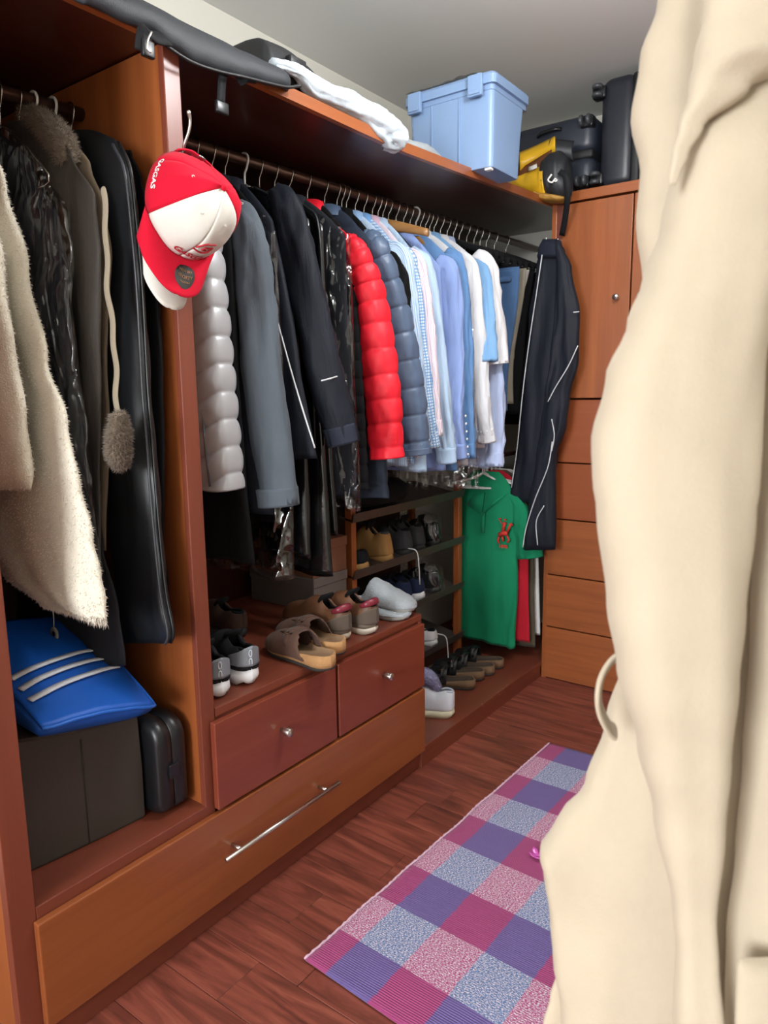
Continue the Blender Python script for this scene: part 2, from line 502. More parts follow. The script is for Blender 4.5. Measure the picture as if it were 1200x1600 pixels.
M_chip = plain('worn_edge', srgb(176, 128, 108), .8, var=.2)
rnd = random.Random(21)
for cx_, cy_, n_ in ((760, 1092, 9), (785, 1074, 9), (826, 1046, 6)):        # chipped varnish along the base edge
    g_ = []
    for k in range(n_):
        p = at(cx_ + rnd.uniform(-9, 9), cy_, x=XF); y_ = p.y; s_ = rnd.uniform(.002, .006); z_ = .0763 if k % 2 else rnd.uniform(.060, .073)
        if k % 2: q = [(XF-.003-rnd.uniform(0, .008)+a*s_, y_+b*s_*1.6, z_) for a, b in ((0, 0), (.8, .2), (1, 1), (.2, .8))]
        else: q = [(XF+.0004, y_+b*s_*1.4, z_+a*s_*.7) for a, b in ((0, 0), (.8, .2), (1, 1), (.2, .8))]
        g_.append(([Vector(v) - Vector((XF, 1.8, 0)) for v in q], [(0, 1, 2, 3)]))
    mk('chipped_varnish', join(*g_), M_chip, w, smooth=False)
# long top shelf: one board with a solid edge strip, in stations because it is not quite level
def shelf_geo(x0, x1, za, zb):
    R = []
    for k in range(25):
        y = .57 + (YE - .57) * k / 24; z = zsh(y)
        R.append([(x0, y, z+za), (x1, y, z+za), (x1, y, z+zb), (x0, y, z+zb)])
    return loft(R)
sh = thing('long_shelf', 'long wooden shelf above the hanging rails carrying bags and boxes', 'shelf', (XF, 1.8, 2.08))
mk('shelf_board', mv(shelf_geo(XW, XF-.018, .002, .028), (-XF, -1.8, -2.08)), W_shade_y, sh, smooth=False)
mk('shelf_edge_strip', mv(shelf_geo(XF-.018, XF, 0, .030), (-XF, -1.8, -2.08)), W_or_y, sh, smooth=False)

# drawers
W_dr = wood('veneer_long_drawer', srgb(132, 69, 34), srgb(154, 86, 45), 'y')
W_sd = wood('mahogany_small_drawer', srgb(122, 54, 37), srgb(138, 66, 45), 'y', 1, .4, .2)
d = wpart('drawer', (XF+.0015, XF+.02, .612, 2.026, .078, .317), m=W_dr, bev=.003)
lo = (-XF, -1.8, 0)
mk('bar_handle', mv(join(tube([(-1.28, 1.063, .214), (-1.28, 1.502, .214)], .0062, 14),
   *[tube([(XF+.02, yy, .214), (-1.28, yy, .214)], .005, 12) for yy in (1.115, 1.45)]), lo), M_chrome, d)
t = thing('drawer_unit', 'mahogany unit of two small drawers whose top carries the row of shoes', 'cabinet', (XF, 1.56, .318))
lo = (1.335, -1.56, -.318)
mk('top_board', mv(box(XW+.016, XF, 1.1, 2.034, .562, .585), lo), W_rd_y, t, smooth=False)
mk('carcass', mv(box(XW+.02, XF-.004, 1.1, 2.016, .318, .561), lo), W_rd_y, t, smooth=False)
mk('side_panel', mv(box(XW+.016, XF, 2.017, 2.034, .318, .561), lo), W_rd_z, t, smooth=False)
for y0, y1 in ((1.079, 1.541), (1.553, 2.023)):
    d = mk('drawer', mv(box(XF+.0015, XF+.02, y0, y1, .327, .557, .003), lo), W_sd, t, smooth=False)
    mk('knob', mv(lathe([(0, .0), (.006, 0), (.006, .012), (.011, .013), (.012, .015), (.012, .035), (.0105, .037), (0, .037)], 20, 'x'), (.02, (1.305 if y0 < 1.2 else 1.775) - 1.56, .452 - .318)), M_chrome, d)

# hanging rails
def zrod(y): return 2.022 + .024 * (y - 1.1)
t = mk('hanging_rail', tube([(-1.65, 1.094, zrod(1.1)), (-1.65, YE, zrod(YE))], .0155, 14), M_rod)
tag(t, 'long dark metal clothes rail packed with shirts and jackets', 'rail')
t = mk('hanging_rail', tube([(-1.65, .618, 1.995), (-1.65, 1.058, 2.012)], .0155, 14), M_rod)
tag(t, 'short clothes rail over the blue bag, holding long coats', 'rail')
t = mk('hanging_rail', tube([(-1.60, 2.93, 1.05), (-1.60, YE, 1.05)], .011, 12), M_rod)
tag(t, 'low clothes rail behind the shoe rack holding the green polo', 'rail')

# ------------------------------------------------------------------ tall cabinet at the far end
YC = 3.077
t = thing('tall_cabinet', 'tall wooden cabinet with doors above drawers, suitcases on top', 'cabinet', (-.85, YC, 0))
cl = (.85, -YC, 0)
def cpart(name, b, m, par=None, bev=.002): return mk(name, mv(box(*b, bev), cl), m, par or t, smooth=False)
CX0, CX1 = -1.334, .30
cpart('side_panel', (CX0, CX0+.022, YC, YE-.012, 0, 2.147), W_or_z)
cpart('side_panel', (CX1-.022, CX1, YC, YE-.012, 0, 2.147), W_or_z)
cpart('top_board', (CX0, CX1, YC-.004, YE-.012, 2.147, 2.187), W_or_x)
cpart('back_panel', (CX0+.02, CX1-.02, YE-.03, YE-.02, 0, 2.14), W_rd_z)
cpart('front_stile', (CX0+.02, -1.288, YC+.002, YC+.02, 1.02, 2.147), W_rd_z)
for x0, x1, kx in ((-1.286, -.985, -1.035), (-.979, -.68, -.932), (-.674, -.375, -.64), (-.369, -.07, -.12), (-.064, CX1-.02, -.02)):
    dd = cpart('door', (x0, x1, YC-.002, YC+.018, 1.322, 2.138), W_or_z)
    mk('knob', mv(lathe([(0, 0), (.006, 0), (.006, -.012), (.011, -.013), (.012, -.015), (.012, -.03), (.0105, -.032), (0, -.032)], 20, 'y'), (kx+.85, -.002, 1.735)), M_chrome, dd)
zz = [(1.037, 1.314), (.778, 1.031), (.513, .772), (.261, .507), (.006, .255)]
for z0, z1 in zz:
    for x0, x1 in ((-1.318, -.68), (-.674, -.07), (-.064, CX1-.02)):
        cpart('drawer_front', (x0, x1, YC-.002, YC+.018, z0, z1), W_or_x if z0 < .7 else W_lo_x)

# ------------------------------------------------------------------ woven rug
rm, nt, b = newmat('plaid_rug'); v = OBJ(nt)
sp = node(nt, 'ShaderNodeSeparateXYZ'); nt.links.new(UVC(nt), sp.inputs[0])
wob = MATH(nt, 'MULTIPLY', MATH(nt, 'SUBTRACT', NOISE(nt, v, 60, 2), .5), .010)
U_ = MATH(nt, 'ADD', sp.outputs[0], wob); V_ = MATH(nt, 'ADD', sp.outputs[1], 0.0)
colp = MATH(nt, 'GREATER_THAN', MATH(nt, 'FRACT', MATH(nt, 'DIVIDE', MATH(nt, 'ADD', U_, .067 + .133), .266)), .5)   # 1 = pink, 0 = blue... by column
rowp = MATH(nt, 'GREATER_THAN', MATH(nt, 'FRACT', MATH(nt, 'DIVIDE', MATH(nt, 'ADD', V_, .032), .314)), .5)          # 1 = flecked row
solid = MIX(nt, colp, srgb(110, 94, 152), srgb(162, 70, 120))
rowtex = MAPV(nt, v, (190, 420, 1)); fl = NOISE(nt, rowtex, 1.0, 2, .5)
fleckm = RAMP(nt, fl, (.47, (0, 0, 0, 1)), (.60, (1, 1, 1, 1)))
fb = MIX(nt, colp, srgb(96, 126, 176), srgb(182, 84, 134))
fleck = MIX(nt, fleckm, fb, srgb(224, 214, 226))
nt.links.new(MIX(nt, rowp, solid, fleck), b.inputs['Base Color'])
b.inputs['Roughness'].default_value = .95; b.inputs['Sheen Weight'].default_value = .2; b.inputs['Specular IOR Level'].default_value = .1
wv = node(nt, 'ShaderNodeTexWave', wave_type='BANDS', bands_direction='Y'); wv.inputs['Scale'].default_value = 52; wv.inputs['Distortion'].default_value = .6
nt.links.new(v, wv.inputs['Vector'])
BUMP(nt, b, MATH(nt, 'ADD', MATH(nt, 'MULTIPLY', wv.outputs['Fac'], .5), MATH(nt, 'MULTIPLY', MATH(nt, 'MULTIPLY', fl, rowp), 2.0)), .7, .004)
RW, RL = .62, 1.352
def rugz(u, v): return .0035 + .0035 * max(0, nz(u*3, v*4, 2)) + .002 * max(0, nz(u*9, v*9, 5))
def rugpt(u, v, dz):
    x = -1.07 + u*RW + .045*v + .006*nz(v*9, 3, 0)*(1-u); y = 1.113 + v*RL - u*.035*(1-v) + .012*u*v
    return (x, y, rugz(u, v) + dz)
R = []
nu, nv = 40, 90
V = [rugpt(i/(nu-1), j/(nv-1), .0) for i in range(nu) for j in range(nv)]
F = []; U = []
for i in range(nu-1):
    for j in range(nv-1):
        F.append((i*nv+j, (i+1)*nv+j, (i+1)*nv+j+1, i*nv+j+1))
        for a_, c_ in ((i, j), (i+1, j), (i+1, j+1), (i, j+1)): U.append((a_/(nu-1)*RW, c_/(nv-1)*RL))
rug = thing('woven_rug', 'pink, purple and blue plaid woven cotton rug on the floor', 'rug', (-.74, 1.8, 0))
mk('woven_cloth', mv((V, F, U), (.74, -1.8, 0)), rm, rug, thick=.004)
rug.children[0].modifiers['solid'].offset = 1
P = [Vector(rugpt(0, j/139, .004)) + Vector((-.002, 0, .0015*sin(j*2.2))) for j in range(140)]
mk('edge_cord', mv(tube(P, [.0028 + .0012*(j % 2) for j in range(140)], 6), (.74, -1.8, 0)), plain('rug_edge_cord', srgb(214, 180, 200), .9), rug)
# ------------------------------------------------------------------ clothes on the rails
XRAIL = -1.65
def zr(y): return zrod(y) if y > 1.09 else 1.995 + .039*(y-.618)
def mkw(name, geo, mat, root, **k):
    par = root
    off = Vector(root.location)
    if root.parent is not None: off = Vector(root.parent.location)
    return mk(name, mv(geo, -off), mat, root, **k)

def hook_geo(H, e, r=.0017, s=1.0):
    pts = []
    for a in range(205, -31, -15):
        th = RAD(a); pts.append((.0185*s*cos(th), .0185*s*sin(th) + .0005))
    pts += [(.010*s, -.024*s), (.001, -.036*s), (0, -.05*s), (0, -.075*s)]
    return tube([H + e*q[0] + Vector((0, 0, q[1])) for q in pts], r, 6)

def hanger(H, e, n, sw, zs, kind, label, group=None):
    """kind: wood, velvet, wire, white"""
    t = thing('clothes_hanger', label, 'hanger', H, group=group)
    hk = M_white_pl if kind == 'white' else M_hookwire
    mkw('hook', hook_geo(H, e, .0034 if kind == 'white' else .0019), hk, t)
    z0 = -.07; bw = min(sw*.86, .20); dz = max(.05, (H.z - .085 - zs)*.95 + .015)
    if kind == 'wood':
        R = []
        for k in range(25):
            s = -1 + 2*k/24; u = s*bw; z = z0 - .012 - dz*abs(s)**1.25
            hh = .014 + .010*(1-abs(s)); tt = .006 + .004*abs(s)
            c = H + e*u + Vector((0, 0, z))
            R.append([c + n*(tt*cos(q)) + Vector((0, 0, hh*sin(q))) for q in [2*pi*i/10 for i in range(10)]])
        mkw('shoulder_bar', loft(R), M_hangwood, t)
    else:
        m = {'velvet': M_velvet, 'wire': M_hookwire, 'white': M_white_pl}[kind]
        r = {'velvet': .012, 'wire': .0016, 'white': .005}[kind]
        P = [H + e*u + Vector((0, 0, z)) for u, z in ((0, z0), (bw*.35, z0-.028), (bw, z0-dz), (bw, z0-dz-.015), (bw*.9, z0-dz-.02), (0, z0-dz-.022), (-bw*.9, z0-dz-.02), (-bw, z0-dz-.015), (-bw, z0-dz), (-bw*.35, z0-.028), (0, z0))]
        mkw('frame', tube(P, r, 8, up=n), m, t)
    return t

def body_geo(H, e, n, sw, ztop, zsh_, zhem, t, hw=None, fold=.010, seed=0, quilt=0, qamp=.007, qk=0.0, M=56, N=56, neck=.05, usk=0.0, pw=.72, vx=.85):
    hw = sw if hw is None else hw; R = []
    if quilt: N = int((ztop - zhem) / quilt * 16)
    def ring(z, sc=1.0, kq=1.0):
        if z > zsh_:
            f = (ztop - z) / max(1e-6, ztop - zsh_); a = lerp(neck, sw, f**.8); b = t * lerp(.3, .8, f)
            g = 0
        else:
            g = (zsh_ - z) / (zsh_ - zhem); a = lerp(sw, hw, g); b = t * (.8 + .2*sin(min(1, g*1.5)*pi*.5))
        out = []
        for j in range(M):
            th = 2*pi*j/M; c, s = cos(th), sin(th)
            u = a*sc*math.copysign(abs(c)**pw, c); v = b*sc*math.copysign(abs(s)**vx, s)
            if quilt:
                ph = (z - qk*u) / quilt; q = abs(sin(pi*ph))**.42; v += math.copysign(1, s)*abs(s)**.5*qamp*(q - .8); u += c*qamp*.45*(q - .8)
                v += .0016*nz(u*30, seed, z*30)
            fo = fold * min(1.0, .25 + g*1.3)
            v += fo*(nz(u*11 + seed*3.1, seed*1.7, z*2.2)*1.5 + .5*nz(u*30, seed, z*5))
            u += fo*.6*nz(seed, v*8, z*4)
            out.append(H + e*(u + usk*g) + n*v + Vector((0, 0, z - H.z + .014*g*g*nz(u*7+seed, v*9, seed))))
        return out[::-1]
    for i in range(N):
        s = i/(N-1); R.append(ring(ztop + (zhem - ztop)*s))
    R.append([p + Vector((0, 0, .012)) for p in ring(zhem, .86)]); R.append([p + Vector((0, 0, .05)) for p in ring(zhem, .8)])
    return loft(R)

def sleeve_geo(P, r, e, fl=.55, quilt=0, qamp=.008, fold=.006, seed=0, N=46, M=28, hollow=True):
    """r = list of radii along the path"""
    Q = smoothpath(P, N if not quilt else 210); L = (Vector(P[0]) - Vector(P[-1])).length; R = []
    n = len(Q)
    fr = frames(Q, e)
    for i, (p, t, u, w) in enumerate(fr):
        s = i/(n-1); k = s*(len(r)-1); a = min(int(k), len(r)-2); ri = lerp(r[a], r[a+1], k-a)
        if s < .05: ri *= .3 + .7*sqrt(max(0, s/.05))
        qq = 0
        if quilt: qq = qamp*(abs(sin(pi*s*L/quilt))**.4 - .8)
        out = []
        for j in range(M):
            th = 2*pi*j/M; c, sn = cos(th), sin(th)
            d = ri + qq + fold*(nz(c*1.5+seed*5.3, sn*1.5+seed, s*L*4.5)*1.3 + .9*(abs(nz(c*1.8+seed, sn*1.8, s*L*11 + c*2.2))*-2 + .5) + .3*nz(c*5, sn*5+seed, s*L*18))
            if quilt: d += .003*nz(c*6, sn*6+seed, s*L*45)
            out.append(p + u*(d*c) + w*((ri*fl + (d - ri))*sn))
        R.append(out)
    if hollow:
        p, t, u, w = fr[-1]
        c = sum(R[-1], Vector())/M
        R.append([c + (q-c)*.86 - t*.004 for q in R[-1]]); R.append([c + (q-c)*.8 - t*.04 for q in R[n-1]])
    return loft(R)

class G: pass
def hang(name, label, cat, yh, S, zhem, mat, t=.045, hw=None, sleeve=None, r=(.06, .055), fl=.55, smat=None, quilt=0, qamp=.008, qk=0.0,
         fold=.010, seed=None, group=None, hk='wood', hlabel=None, cuff=None, cuffm=None, collar=True, ztop=None, neck=.05, usk=0.0, sfold=.009, back_sleeve=True, x=XRAIL, zrail=None, colm=None, pw=.72, vx=.85):
    g = G(); H = Vector((x, yh, zr(yh) if zrail is None else zrail)); S = Vector(S)
    e = Vector((S.x - H.x, S.y - H.y, 0)); sw = e.length; e.normalize(); n = Vector((-e.y, e.x, 0))
    seed = int(yh*100) if seed is None else seed
    root = thing(name, label, cat, (H.x, H.y, zhem), group=group)
    zt = H.z - .080 if ztop is None else ztop
    g.body = mkw('body', body_geo(H, e, n, sw, zt, S.z, zhem, t, hw, fold, seed, quilt, qamp, qk, neck=neck, usk=usk, pw=pw, vx=vx), mat, root)
    if sleeve:
        p0 = Vector(sleeve[0]); sleeve = [p0 - e*.055 + Vector((0, 0, .03))] + [p0 - Vector((0, 0, .015))] + list(sleeve[1:]); r = [r[0]*.7] + list(r)
        g.sleeve = mkw('sleeve', sleeve_geo(sleeve, list(r), e, fl, quilt, qamp, sfold, seed), smat or mat, root)
        if back_sleeve:
            P2 = [H*2 - Vector(p) for p in sleeve]; P2 = [Vector((max(q.x, XW+.07), q.y, p[2])) for q, p in zip(P2, sleeve)]
            mkw('sleeve', sleeve_geo(P2, list(r), e, fl, quilt, qamp, sfold, seed+9), smat or mat, root)
        if cuff:
            a, b = Vector(sleeve[-2]), Vector(sleeve[-1]); d = (b - a).normalized(); rr = r[-1]
            g.cuff = mkw('cuff', sleeve_geo([b - d*cuff, b - d*cuff*.5, b + d*.004], [rr*1.07]*3, e, fl*1.05, 0, 0, .002, seed, N=10), cuffm or smat or mat, g.sleeve)
    if collar:
        R = []
        for k in range(17):
            th = 2*pi*k/16
            for_ = H + e*(.058*cos(th)) + n*(max(.022, t*.7)*sin(th))
            R.append((for_, th))
        V = []; F = []
        for p, th in R[:-1]:
            d = (p - H); d.z = 0; d.normalize()
            z0 = zt - .008; up = .010 + .010*abs(sin(th))
            V += [Vector((p.x, p.y, z0 - .015)), Vector((p.x, p.y, z0+up)), Vector((p.x, p.y, z0+up)) + d*.006, Vector((p.x, p.y, z0-.02)) + d*.014]
        for k in range(16):
            for q in range(3):
                a = k*4+q; b = ((k+1) % 16)*4+q
                F.append((a, a+1, b+1, b))
        g.collar = mkw('collar', (V, F), colm or mat, root)
    g.root, g.H, g.e, g.n, g.sw, g.t = root, H, e, n, sw, t
    if hk: g.hanger = hanger(H, e, n, sw, S.z, hk, hlabel)
    return g

def cover(g, mat, ztop, zsh_, zhem, t, sw, seed=3, name='plastic_cover', hw=None, wr=.012):
    return mkw(name, body_geo(g.H, g.e, g.n, sw, ztop, zsh_, zhem, t, hw, wr, seed, neck=.03, M=72, N=80), mat, g.root)

FILM = film('clear_film', gloss=.05, scale=17, strength=1.0)
FILM2 = film('clear_film_thick', tint=(.93, .95, .97, 1), gloss=.12, scale=9, strength=1.0, rough=.07)
VINYL = plain('black_vinyl', srgb(13, 14, 16), .14, spec=.6, var=.2, bump=.5, bscale=22)
C_navy = cloth('navy_polyester', srgb(26, 29, 38), .62, .1, fold=.35)
C_black = cloth('black_wool', srgb(15, 15, 17), .85, .15, fold=.3)
C_grey = cloth('grey_softshell', srgb(84, 92, 101), .7, .2, fold=.25)
C_silver = plain('silver_down_nylon', srgb(172, 172, 176), .34, .15, spec=.6, var=.04, bump=.18, bscale=60)
C_red = plain('red_down_nylon', srgb(226, 30, 48), .5, spec=.4, var=.06, bump=.4, bscale=50)
C_bluegrey = plain('slate_down_nylon', srgb(82, 100, 126), .42, spec=.5, var=.08, bump=.4, bscale=45)
C_whitepipe = plain('white_piping', srgb(205, 207, 210), .6)

# --- the long rail, from the divider to the far end
g = hang('puffer_vest', 'silver quilted puffer vest hanging beside the divider', 'vest', 1.262, (-1.425, 1.252, 1.79), 1.115, C_silver, t=.055, hw=.262, quilt=.070, qamp=.016, qk=.42, fold=.004, pw=.5, vx=.5, hk='wire', hlabel='wire hanger holding the silver puffer vest')
P = [at(px, py, y=1.205) for px, py in ((316, 640), (321, 700), (328, 760))]
mkw('zipper', tube(P, .003, 6), plain('vest_zip', srgb(96, 96, 100), .4), g.root)
hang('dark_coat', 'long black coat behind the silver puffer vest', 'coat', 1.325, (-1.45, 1.325, 1.79), .90, C_black, t=.026, hw=.235, hk='wire', hlabel='wire hanger holding the long black coat by the vest')

sl = [at(384, 350, x=-1.44), at(400, 480, x=-1.42), at(417, 640, x=-1.40), at(435, 788, x=-1.375)]
g = hang('softshell_jacket', 'grey softshell jacket with a dark side panel', 'jacket', 1.395, (-1.45, 1.385, 1.80), 1.03, C_navy, t=.04, hw=.262, sleeve=sl, r=(.05, .056, .062, .060), fl=.75, smat=C_grey, hk='wood', hlabel='wooden hanger holding the grey softshell jacket', cuff=.05, sfold=.008)

g = hang('suit', 'black suit in a crinkled clear dust cover, hem lowest beside the grey sleeve', 'suit', 1.452, (-1.45, 1.452, 1.80), .99, C_black, t=.02, hw=.22, hk='wire', hlabel='wire hanger holding the suit in the clear dust cover')
cover(g, FILM2, 1.93, 1.80, .835, .032, .235, 3, hw=.262)

sl = [at(447, 322, x=-1.47), at(473, 430, x=-1.43), at(505, 570, x=-1.375), at(536, 692, x=-1.335)]
g = hang('track_jacket', 'navy track jacket with white piping along its zip', 'jacket', 1.50, (-1.47, 1.50, 1.83), 1.175, C_navy, t=.032, hw=.29, sleeve=sl, r=(.05, .055, .054, .050), fl=.8, hk='wire', hlabel='wire hanger holding the navy track jacket', cuff=.055, cuffm=cloth('navy_cuff', srgb(40, 44, 56), .7, .1), usk=.03)
P = smoothpath([at(386, 340, y=1.462), at(404, 400, y=1.462), at(430, 490, y=1.46), at(455, 580, y=1.458), at(473, 640, y=1.456), at(492, 700, y=1.456)], 26)
mkw('zip_piping', tube(P, .0023, 6), C_whitepipe, g.root)
A, B_ = at(502, 595, x=-1.322), at(527, 588, x=-1.318)
mkw('reflective_line', tube([A, (A+B_)/2 + Vector((.004, 0, 0)), B_], .0022, 6), C_whitepipe, g.sleeve)

for yy, xs, zh, lb in ((1.575, -1.47, .86, 'glossy black vinyl garment bag right behind the navy track jacket'), (1.635, -1.455, .80, 'longest glossy black vinyl garment bag with a pointed corner'), (1.70, -1.46, .92, 'black vinyl garment bag beside the filmed jacket')):
    g = hang('garment_bag', lb, 'garment bag', yy, (xs, yy, 1.85), zh, VINYL, t=.026, hw=.25 if yy > 1.6 and yy < 1.68 else .22, fold=.012, hk='white' if yy < 1.6 else 'wire', hlabel='hanger of the ' + lb.replace('glossy ', ''), collar=False, group='black garment bags')
    P = smoothpath([g.H + g.e*(g.sw*q) + Vector((0, -.014, z - g.H.z)) for q, z in ((.3, 1.945), (.75, 1.90), (.98, 1.84), (1.03, 1.6), (1.06, 1.2))], 24)
    mkw('edge_binding', tube(P, .004, 6), plain('bag_binding', srgb(34, 36, 40), .4), g.root)

g = hang('suit', 'dark suit under sparkling clear film, touching the red puffer', 'suit', 1.765, (-1.435, 1.775, 1.83), 1.02, cloth('charcoal_suit', srgb(34, 36, 42), .8, .1), t=.026, hw=.235, hk='wood', hlabel='wooden hanger holding the filmed dark suit')
cover(g, FILM, 1.95, 1.83, .98, .036, .232, 5, hw=.25, wr=.016)

sl = [at(556, 392, x=-1.455), at(578, 480, x=-1.43), at(595, 600, x=-1.405), at(606, 716, x=-1.385)]
g = hang('puffer_jacket', 'bright red quilted puffer jacket', 'puffer jacket', 1.85, (-1.455, 1.845, 1.81), 1.04, C_black, t=.03, hw=.235, sleeve=sl, r=(.044, .056, .064, .066, .058), fl=.8, smat=C_red, quilt=.056, qamp=.008, fold=.004, sfold=.005, hk='wood', hlabel='wooden hanger holding the red puffer jacket', colm=C_red)
P = smoothpath([at(515, 350, x=-1.55), at(540, 366, x=-1.48), at(553, 392, x=-1.44)], 14)
mkw('shoulder_piping', tube(P, .0045, 6), C_red, g.root)
sl = [at(588, 385, x=-1.46), at(616, 490, x=-1.435), at(636, 600, x=-1.41), at(648, 708, x=-1.395)]
g = hang('puffer_jacket', 'slate blue quilted puffer jacket', 'puffer jacket', 1.935, (-1.46, 1.935, 1.84), 1.0, cloth('slate_nylon', srgb(44, 52, 66), .6, .1), t=.036, hw=.245, sleeve=sl, r=(.046, .058, .06, .06), fl=.75, smat=C_bluegrey, quilt=.07, qamp=.008, sfold=.005, hk='wood', hlabel='wooden hanger holding the slate blue puffer jacket', colm=C_bluegrey, cuff=.02)
sl = [at(612, 412, x=-1.46), at(624, 480, x=-1.45), at(632, 560, x=-1.44)]
hang('dark_shirt', 'black shirt squeezed between the slate puffer and the gingham shirt', 'shirt', 2.0, (-1.46, 2.0, 1.82), 1.1, C_black, t=.02, sleeve=sl, r=(.045, .045), hk='wood', hlabel='wooden hanger holding the black shirt')

SH = []
def shirt(label, yh, pts, mat, hl, hk='wood', zhem=1.10, t=.018, r=(.042, .043, .040, .036), X=(-1.45, -1.43, -1.41, -1.40), cuff=.06, **k):
    sl = [at(p[0]-7, p[1], x=X[min(i, 3)]) for i, p in enumerate(pts)]
    S = (sl[0].x - .005, yh + (sl[0].y - yh)*.6, min(sl[0].z + .01, 1.86))
    return hang('shirt', label, 'shirt', yh, S, zhem, mat, t=t, hw=.225, sleeve=sl, r=r, fl=.55, hk=hk, hlabel=hl, cuff=cuff, sfold=.010, fold=.014, **k)

ging = check_cloth('gingham_cotton', srgb(226, 236, 244), srgb(96, 150, 206), 95, 95, .45, .45)
pink = check_cloth('pinstripe_cotton', srgb(236, 232, 238), srgb(196, 150, 178), 150, 0, .4)
bstr = check_cloth('blue_stripe_cotton', srgb(206, 222, 238), srgb(112, 156, 208), 170, 0, .45)
shirt('light blue stripe shirt directly beside the black shirt', 2.05, ((632, 402), (645, 520), (655, 620), (664, 690)), bstr, 'wooden hanger holding the blue striped shirt')
shirt('white and blue gingham shirt with a buttoned cuff', 2.10, ((642, 408), (656, 520), (668, 630), (679, 698)), ging, 'wooden hanger holding the gingham shirt')
shirt('white shirt with fine pink stripes behind the gingham shirt', 2.15, ((655, 412), (666, 500), (676, 600), (684, 680)), pink, 'wooden hanger holding the pink striped shirt', zhem=1.12)
shirt('pale ice blue shirt with a wide cuff at the hem', 2.20, ((664, 412), (681, 530), (697, 650), (706, 722)), cloth('ice_blue_cotton', srgb(176, 200, 226), .85, .2, fold=.35), 'wooden hanger holding the ice blue shirt', zhem=1.07)
g = shirt('periwinkle blue shirt behind the bare wooden hanger end', 2.30, ((706, 425), (716, 540), (712, 650), (722, 716)), cloth('periwinkle_cotton', srgb(140, 162, 214), .8, .2, fold=.4), 'broad wooden hanger whose bare end sticks out among the shirts', zhem=1.06, t=.03)
g = shirt('mid blue denim shirt with pearl snaps down the front', 2.40, ((719, 412), (729, 540), (733, 640), (736, 715)), cloth('denim', srgb(98, 136, 184), .9, .2, bscale=600, fold=.3), 'wooden hanger holding the denim shirt', zhem=1.05)
for q in range(6):
    p = at(727 + q*.8, 650 + q*12, x=-1.355)
    mkw('snap', mv(lathe([(0, 0), (.005, 0), (.005, .003), (0, .004)], 10, 'x'), p), M_white_pl, g.sleeve)
g = shirt('white shirt inside a clear film sleeve', 2.485, ((738, 415), (749, 540), (758, 640), (768, 690)), cloth('white_cotton', srgb(222, 224, 230), .85, .2, fold=.3), 'white plastic hanger holding the filmed white shirt', hk='white', zhem=1.06)
cover(g, FILM, 1.93, 1.85, .965, .035, .235, 8, hw=.27, wr=.014)
shirt('sky blue T-shirt with a short sleeve', 2.555, ((754, 425), (760, 480), (763, 520), (765, 566)), cloth('sky_jersey', srgb(128, 172, 216), .9, .2, fold=.25), 'wooden hanger holding the sky blue T-shirt', zhem=1.15, cuff=None, r=(.044, .046, .048, .050))
shirt('white polo shirt with a short sleeve ending above the jeans', 2.62, ((764, 412), (772, 470), (777, 520), (781, 568)), cloth('white_jersey', srgb(226, 226, 230), .9, .2, fold=.25), 'wooden hanger holding the white polo shirt', zhem=1.13, cuff=.02, r=(.044, .048, .050, .052))
shirt('pale lavender shirt hanging lowest beside the jeans', 2.67, ((770, 470), (778, 560), (780, 660), (779, 728)), cloth('lavender_cotton', srgb(178, 192, 226), .85, .2, fold=.35), 'wire hanger holding the lavender shirt', hk='wire', zhem=1.04)

# loose wooden hanger end in front of the periwinkle shirt
H = Vector((XRAIL, 2.235, zr(2.235)))
hanger(H, Vector((.98, .17, 0)).normalized(), Vector((-.17, .98, 0)).normalized(), .25, 1.93, 'wood', 'bare contoured wooden hanger turned towards the room')
for yy, lb in ((2.025, 'thin wire hanger between the black shirt and the blue striped shirt'), (2.265, 'thin wire hanger beside the bare wooden hanger'), (2.35, 'thin wire hanger between the periwinkle and denim shirts'),
               (2.445, 'thin wire hanger between the denim shirt and the filmed white shirt'), (2.52, 'thin wire hanger between the filmed white shirt and the sky blue T-shirt'), (2.588, 'thin wire hanger between the sky blue T-shirt and the white polo')):
    H = Vector((XRAIL, yy, zr(yy)))
    hanger(H, Vector((1, 0, 0)), Vector((0, 1, 0)), .17, 1.85, 'wire', lb, 'wire hangers between the shirts')

# folded trousers on black velvet hangers
def trousers(label, yh, xf, zt, zb, mat, hl, wtop=.19, wbot=.15):
    root = thing('trousers', label, 'trousers', (XRAIL, yh, zb)); H = Vector((XRAIL, yh, zr(yh)))
    R = []; e = Vector((1, 0, 0)); n = Vector((0, 1, 0)); N = 30
    for i in range(N):
        s = i/(N-1); z = lerp(zt, zb, s); a = lerp(wtop, wbot, s) + .012*sin(s*5+yh*9); b = .016 + .010*sin(min(1, s*3)*pi/2)
        ring = []
        for j in range(32):
            th = 2*pi*j/32; c, q = cos(th), sin(th)
            u = a*math.copysign(abs(c)**.7, c); v = b*math.copysign(abs(q)**.8, q) + .010*nz(u*12, yh*7, z*3)
            ring.append(H + e*(u + xf) + n*v + Vector((0, 0, z - H.z)))
        R.append(ring)
    mkw('folded_legs', loft(R), mat, root)
    P = [H + e*(xf + u) + n*(-.02) + Vector((0, 0, zt - H.z - .05)) for u in (-wtop*.9, 0, wtop*.9)]
    mkw('waistband', tube(P, .012, 8), mat, root)
    hanger(H, e, n, .25, H.z - .16, 'velvet', hl)
C_jean = cloth('blue_jeans', srgb(66, 94, 132), .9, .2, bscale=600, fold=.3)
C_kh = cloth('khaki_twill', srgb(126, 120, 106), .9, .2, fold=.25)
trousers('blue jeans folded over a black hanger', 2.89, .045, zr(2.89)-.19, 1.27, C_jean, 'black velvet hanger holding the blue jeans', .20, .17)
